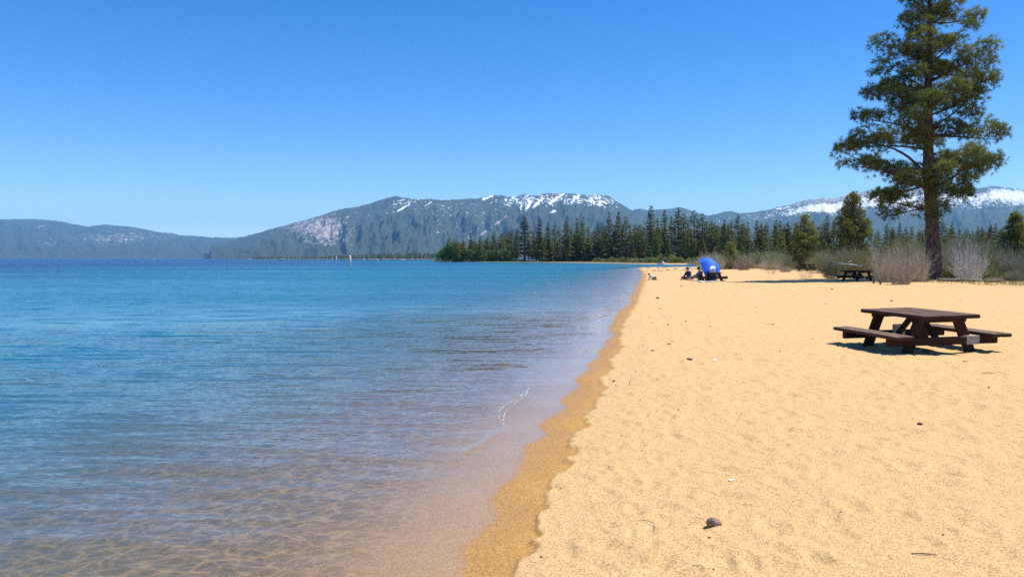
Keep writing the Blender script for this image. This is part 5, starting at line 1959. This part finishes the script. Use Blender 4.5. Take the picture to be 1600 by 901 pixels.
def build_back_things(gp):
    # driftwood logs at the foot of the tall pine
    g = ground_hit(1500, 439)
    d = MB()
    a = [at_y(1466, 434.5, g.y), at_y(1490, 436.0, g.y - .2), at_y(1512, 436.5, g.y - .4), at_y(1534, 437.0, g.y - .4)]
    for p in a: p.z = gz(p.x, p.y) + .06
    d.tube(a, [.15, .14, .12, .09], 8)
    d.tube([a[1], a[1] + Vector((.3, -.35, .10))], [.06, .025], 6)
    tag(d.build("driftwood_log", M["drift"], None, True), "bleached driftwood log lying on the sand at the foot of the tall pine", "log")
    d = MB()
    a = [at_y(1538, 437.5, g.y - .7), at_y(1552, 437.6, g.y - .7), at_y(1566, 437.8, g.y - .5)]
    for p in a: p.z = gz(p.x, p.y) + .05
    d.tube(a, [.11, .11, .09], 8)
    tag(d.build("driftwood_log", M["drift"], None, True), "short pale log on the sand before the low green shrubs", "log")
    d = MB()
    a = [at_y(1430, 439, g.y - .3), at_y(1440, 436.5, g.y - .2), at_y(1446, 433, g.y)]
    for k, p in enumerate(a): p.z = gz(p.x, p.y) + (.05, .12, .25)[k]
    d.tube(a, [.06, .10, .12], 7)
    tag(d.build("driftwood_root", M["drift"], None, True), "pale root end left of the tall pine's foot", "root")
    for px, py, s, lb in ((1449, 437.5, .24, "dark stone against the left foot of the tall pine"), (1588, 438.5, .22, "dark stone at the edge of the sand by the low shrubs")):
        q = ground_hit(px, py)
        o = blob("stone", M["rock"], (q.x, q.y, q.z + .05), (s, s * .7, s * .55), int(px), rough=.4)
        tag(o, lb, "stone")
    # stakes
    for px, pb, pt, lb in ((1546, 434, 409, "dark leaning fence stake right of the bleached shrub"), (1365, 443, 436, "short dark stake in front of the scrub, left one"), (1375.5, 444, 440, "stubby stake in front of the scrub, right one")):
        q = ground_hit(px, pb)
        h = (pb - pt) * q.y / FPX
        d = MB(); d.box((0, 0, h / 2 - .1), (.09, .09, h + .2), bev=.02)
        d.box((0, 0, h + .012), (.07, .07, .03), bev=.012)
        o = d.build("wooden_stake", M["stake"])
        o.location = q; o.rotation_euler = (0, R(4), .4)
        tag(o, lb, "stake", "wooden stakes in front of the scrub")
    # boulders seen through the scrub at the right edge
    for px, pb, sz, lb in ((1583, 417, .36, "larger pale grey boulder beneath the pine at the right edge"), (1591, 417.5, .28, "smaller rounded pale boulder beside the larger one")):
        Y = 62
        x = at_y(px, pb, Y).x
        o = blob("boulder", M["rock_pale"], (x, Y, gz(x, Y) + sz * .8), (sz * .6, sz * .6, sz), int(px), sub=3, rough=.3)
        tag(o, lb, "boulder")
    # dark dead log on the far shore
    p = at_z(818, 409, 0)
    d = MB(); d.tube([(p.x - 6, p.y + 3, .5), (p.x, p.y + 2.5, .7), (p.x + 7, p.y + 3.2, .55)], [.5, .55, .35], 8)
    tag(d.build("shore_log", M["stake"], None, True), "long dark log lying on the far shore below the broad conifer", "log")


def build_foam():
    """broken white lines of foam on the crests of the small swash waves"""
    rnd = random.Random(2)
    m = MB()
    for pts, offs in ((SWASH1, (.035, -.055)), (SWASH3, (.02,)), (SWASH4, (.02, -.05))):
        for off in offs:
            P = smooth_line(pts, 10)
            prev = None
            for i in range(len(P) - 1):
                d = P[i + 1] - P[i]
                n = np.array([-d[1], d[0]]) / max(1e-6, np.hypot(*d))
                f = math.sin(math.pi * i / (len(P) - 1))
                c = P[i] + n * (off * f + rnd.uniform(-.008, .008))
                k = max(1, int(np.hypot(*d) / .02))
                for q in range(k):
                    if rnd.random() < .28: continue
                    e = c + d * (q / k)
                    r = rnd.uniform(.0015, .0055)
                    z = .004 + .028 * math.exp(-(off * f / .055) ** 2) * f
                    m.box((e[0], e[1], z), (r * 2.2, r * 2.0, r), Matrix.Rotation(rnd.uniform(0, 3), 3, "Z"), r * .3)
    o = m.build("foam", M["white_paint"], None, True)
    o["kind"] = "stuff"


def build_cloud():
    m, t = mat_new("thin cloud vapour")
    vol = t.n("VolumePrincipled")
    vol.inputs["Color"].default_value = (1, 1, 1, 1)
    vol.inputs["Density"].default_value = 2.2e-4
    o = t.n("OutputMaterial")
    t.t.links.new(vol.outputs[0], o.inputs["Volume"])
    rnd = random.Random(4)
    Y = 30000
    k = Y / FPX
    r = MB()
    c0 = at_y(1548, 77, Y)
    for (px, py, w, h) in ((1550, 77.5, 12, 3.0), (1541, 79, 7, 2.2), (1562, 75, 9, 1.6), (1531, 66, 7, 4.0), (1582, 73, 22, .7)):
        p = at_y(px, py, Y)
        n = len(r.v)
        vs, fs = [], []
        for j in range(9):
            th = math.pi * j / 8
            for i in range(14):
                ph = 6.283 * i / 14
                q = 1 + .25 * math.sin(3 * ph + j) * math.sin(th)
                vs.append((p.x + math.sin(th) * math.cos(ph) * w * k * q, p.y + math.sin(th) * math.sin(ph) * 500 * q + len(r.v) * 5, p.z + math.cos(th) * h * k))
        for j in range(8):
            for i in range(14):
                a, b = j * 14 + i, j * 14 + (i + 1) % 14
                fs.append((a, a + 14, b + 14, b))
        r.add(vs, fs)
    o = r.build("cloud", m)
    o["kind"] = "structure"


build_tables()
GP = build_tall_pine()
build_near_pines()
build_forest()
build_scrub()
build_people()
build_umbrella()
build_lake_things()
build_litter()
build_back_things(GP)
build_foam()
build_cloud()

# ------------------------------------------------------------------ render settings
SC.view_settings.view_transform = "Standard"
SC.view_settings.look = "None"
SC.view_settings.exposure = 0.40
SC.view_settings.gamma = 1.0
SC.view_settings.use_curve_mapping = False
SC.cycles.use_denoising = False
SC.cycles.max_bounces = 6
SC.cycles.transparent_max_bounces = 12
SC.cycles.volume_bounces = 1
SC.cycles.sample_clamp_indirect = 6
SC.render.film_transparent = False
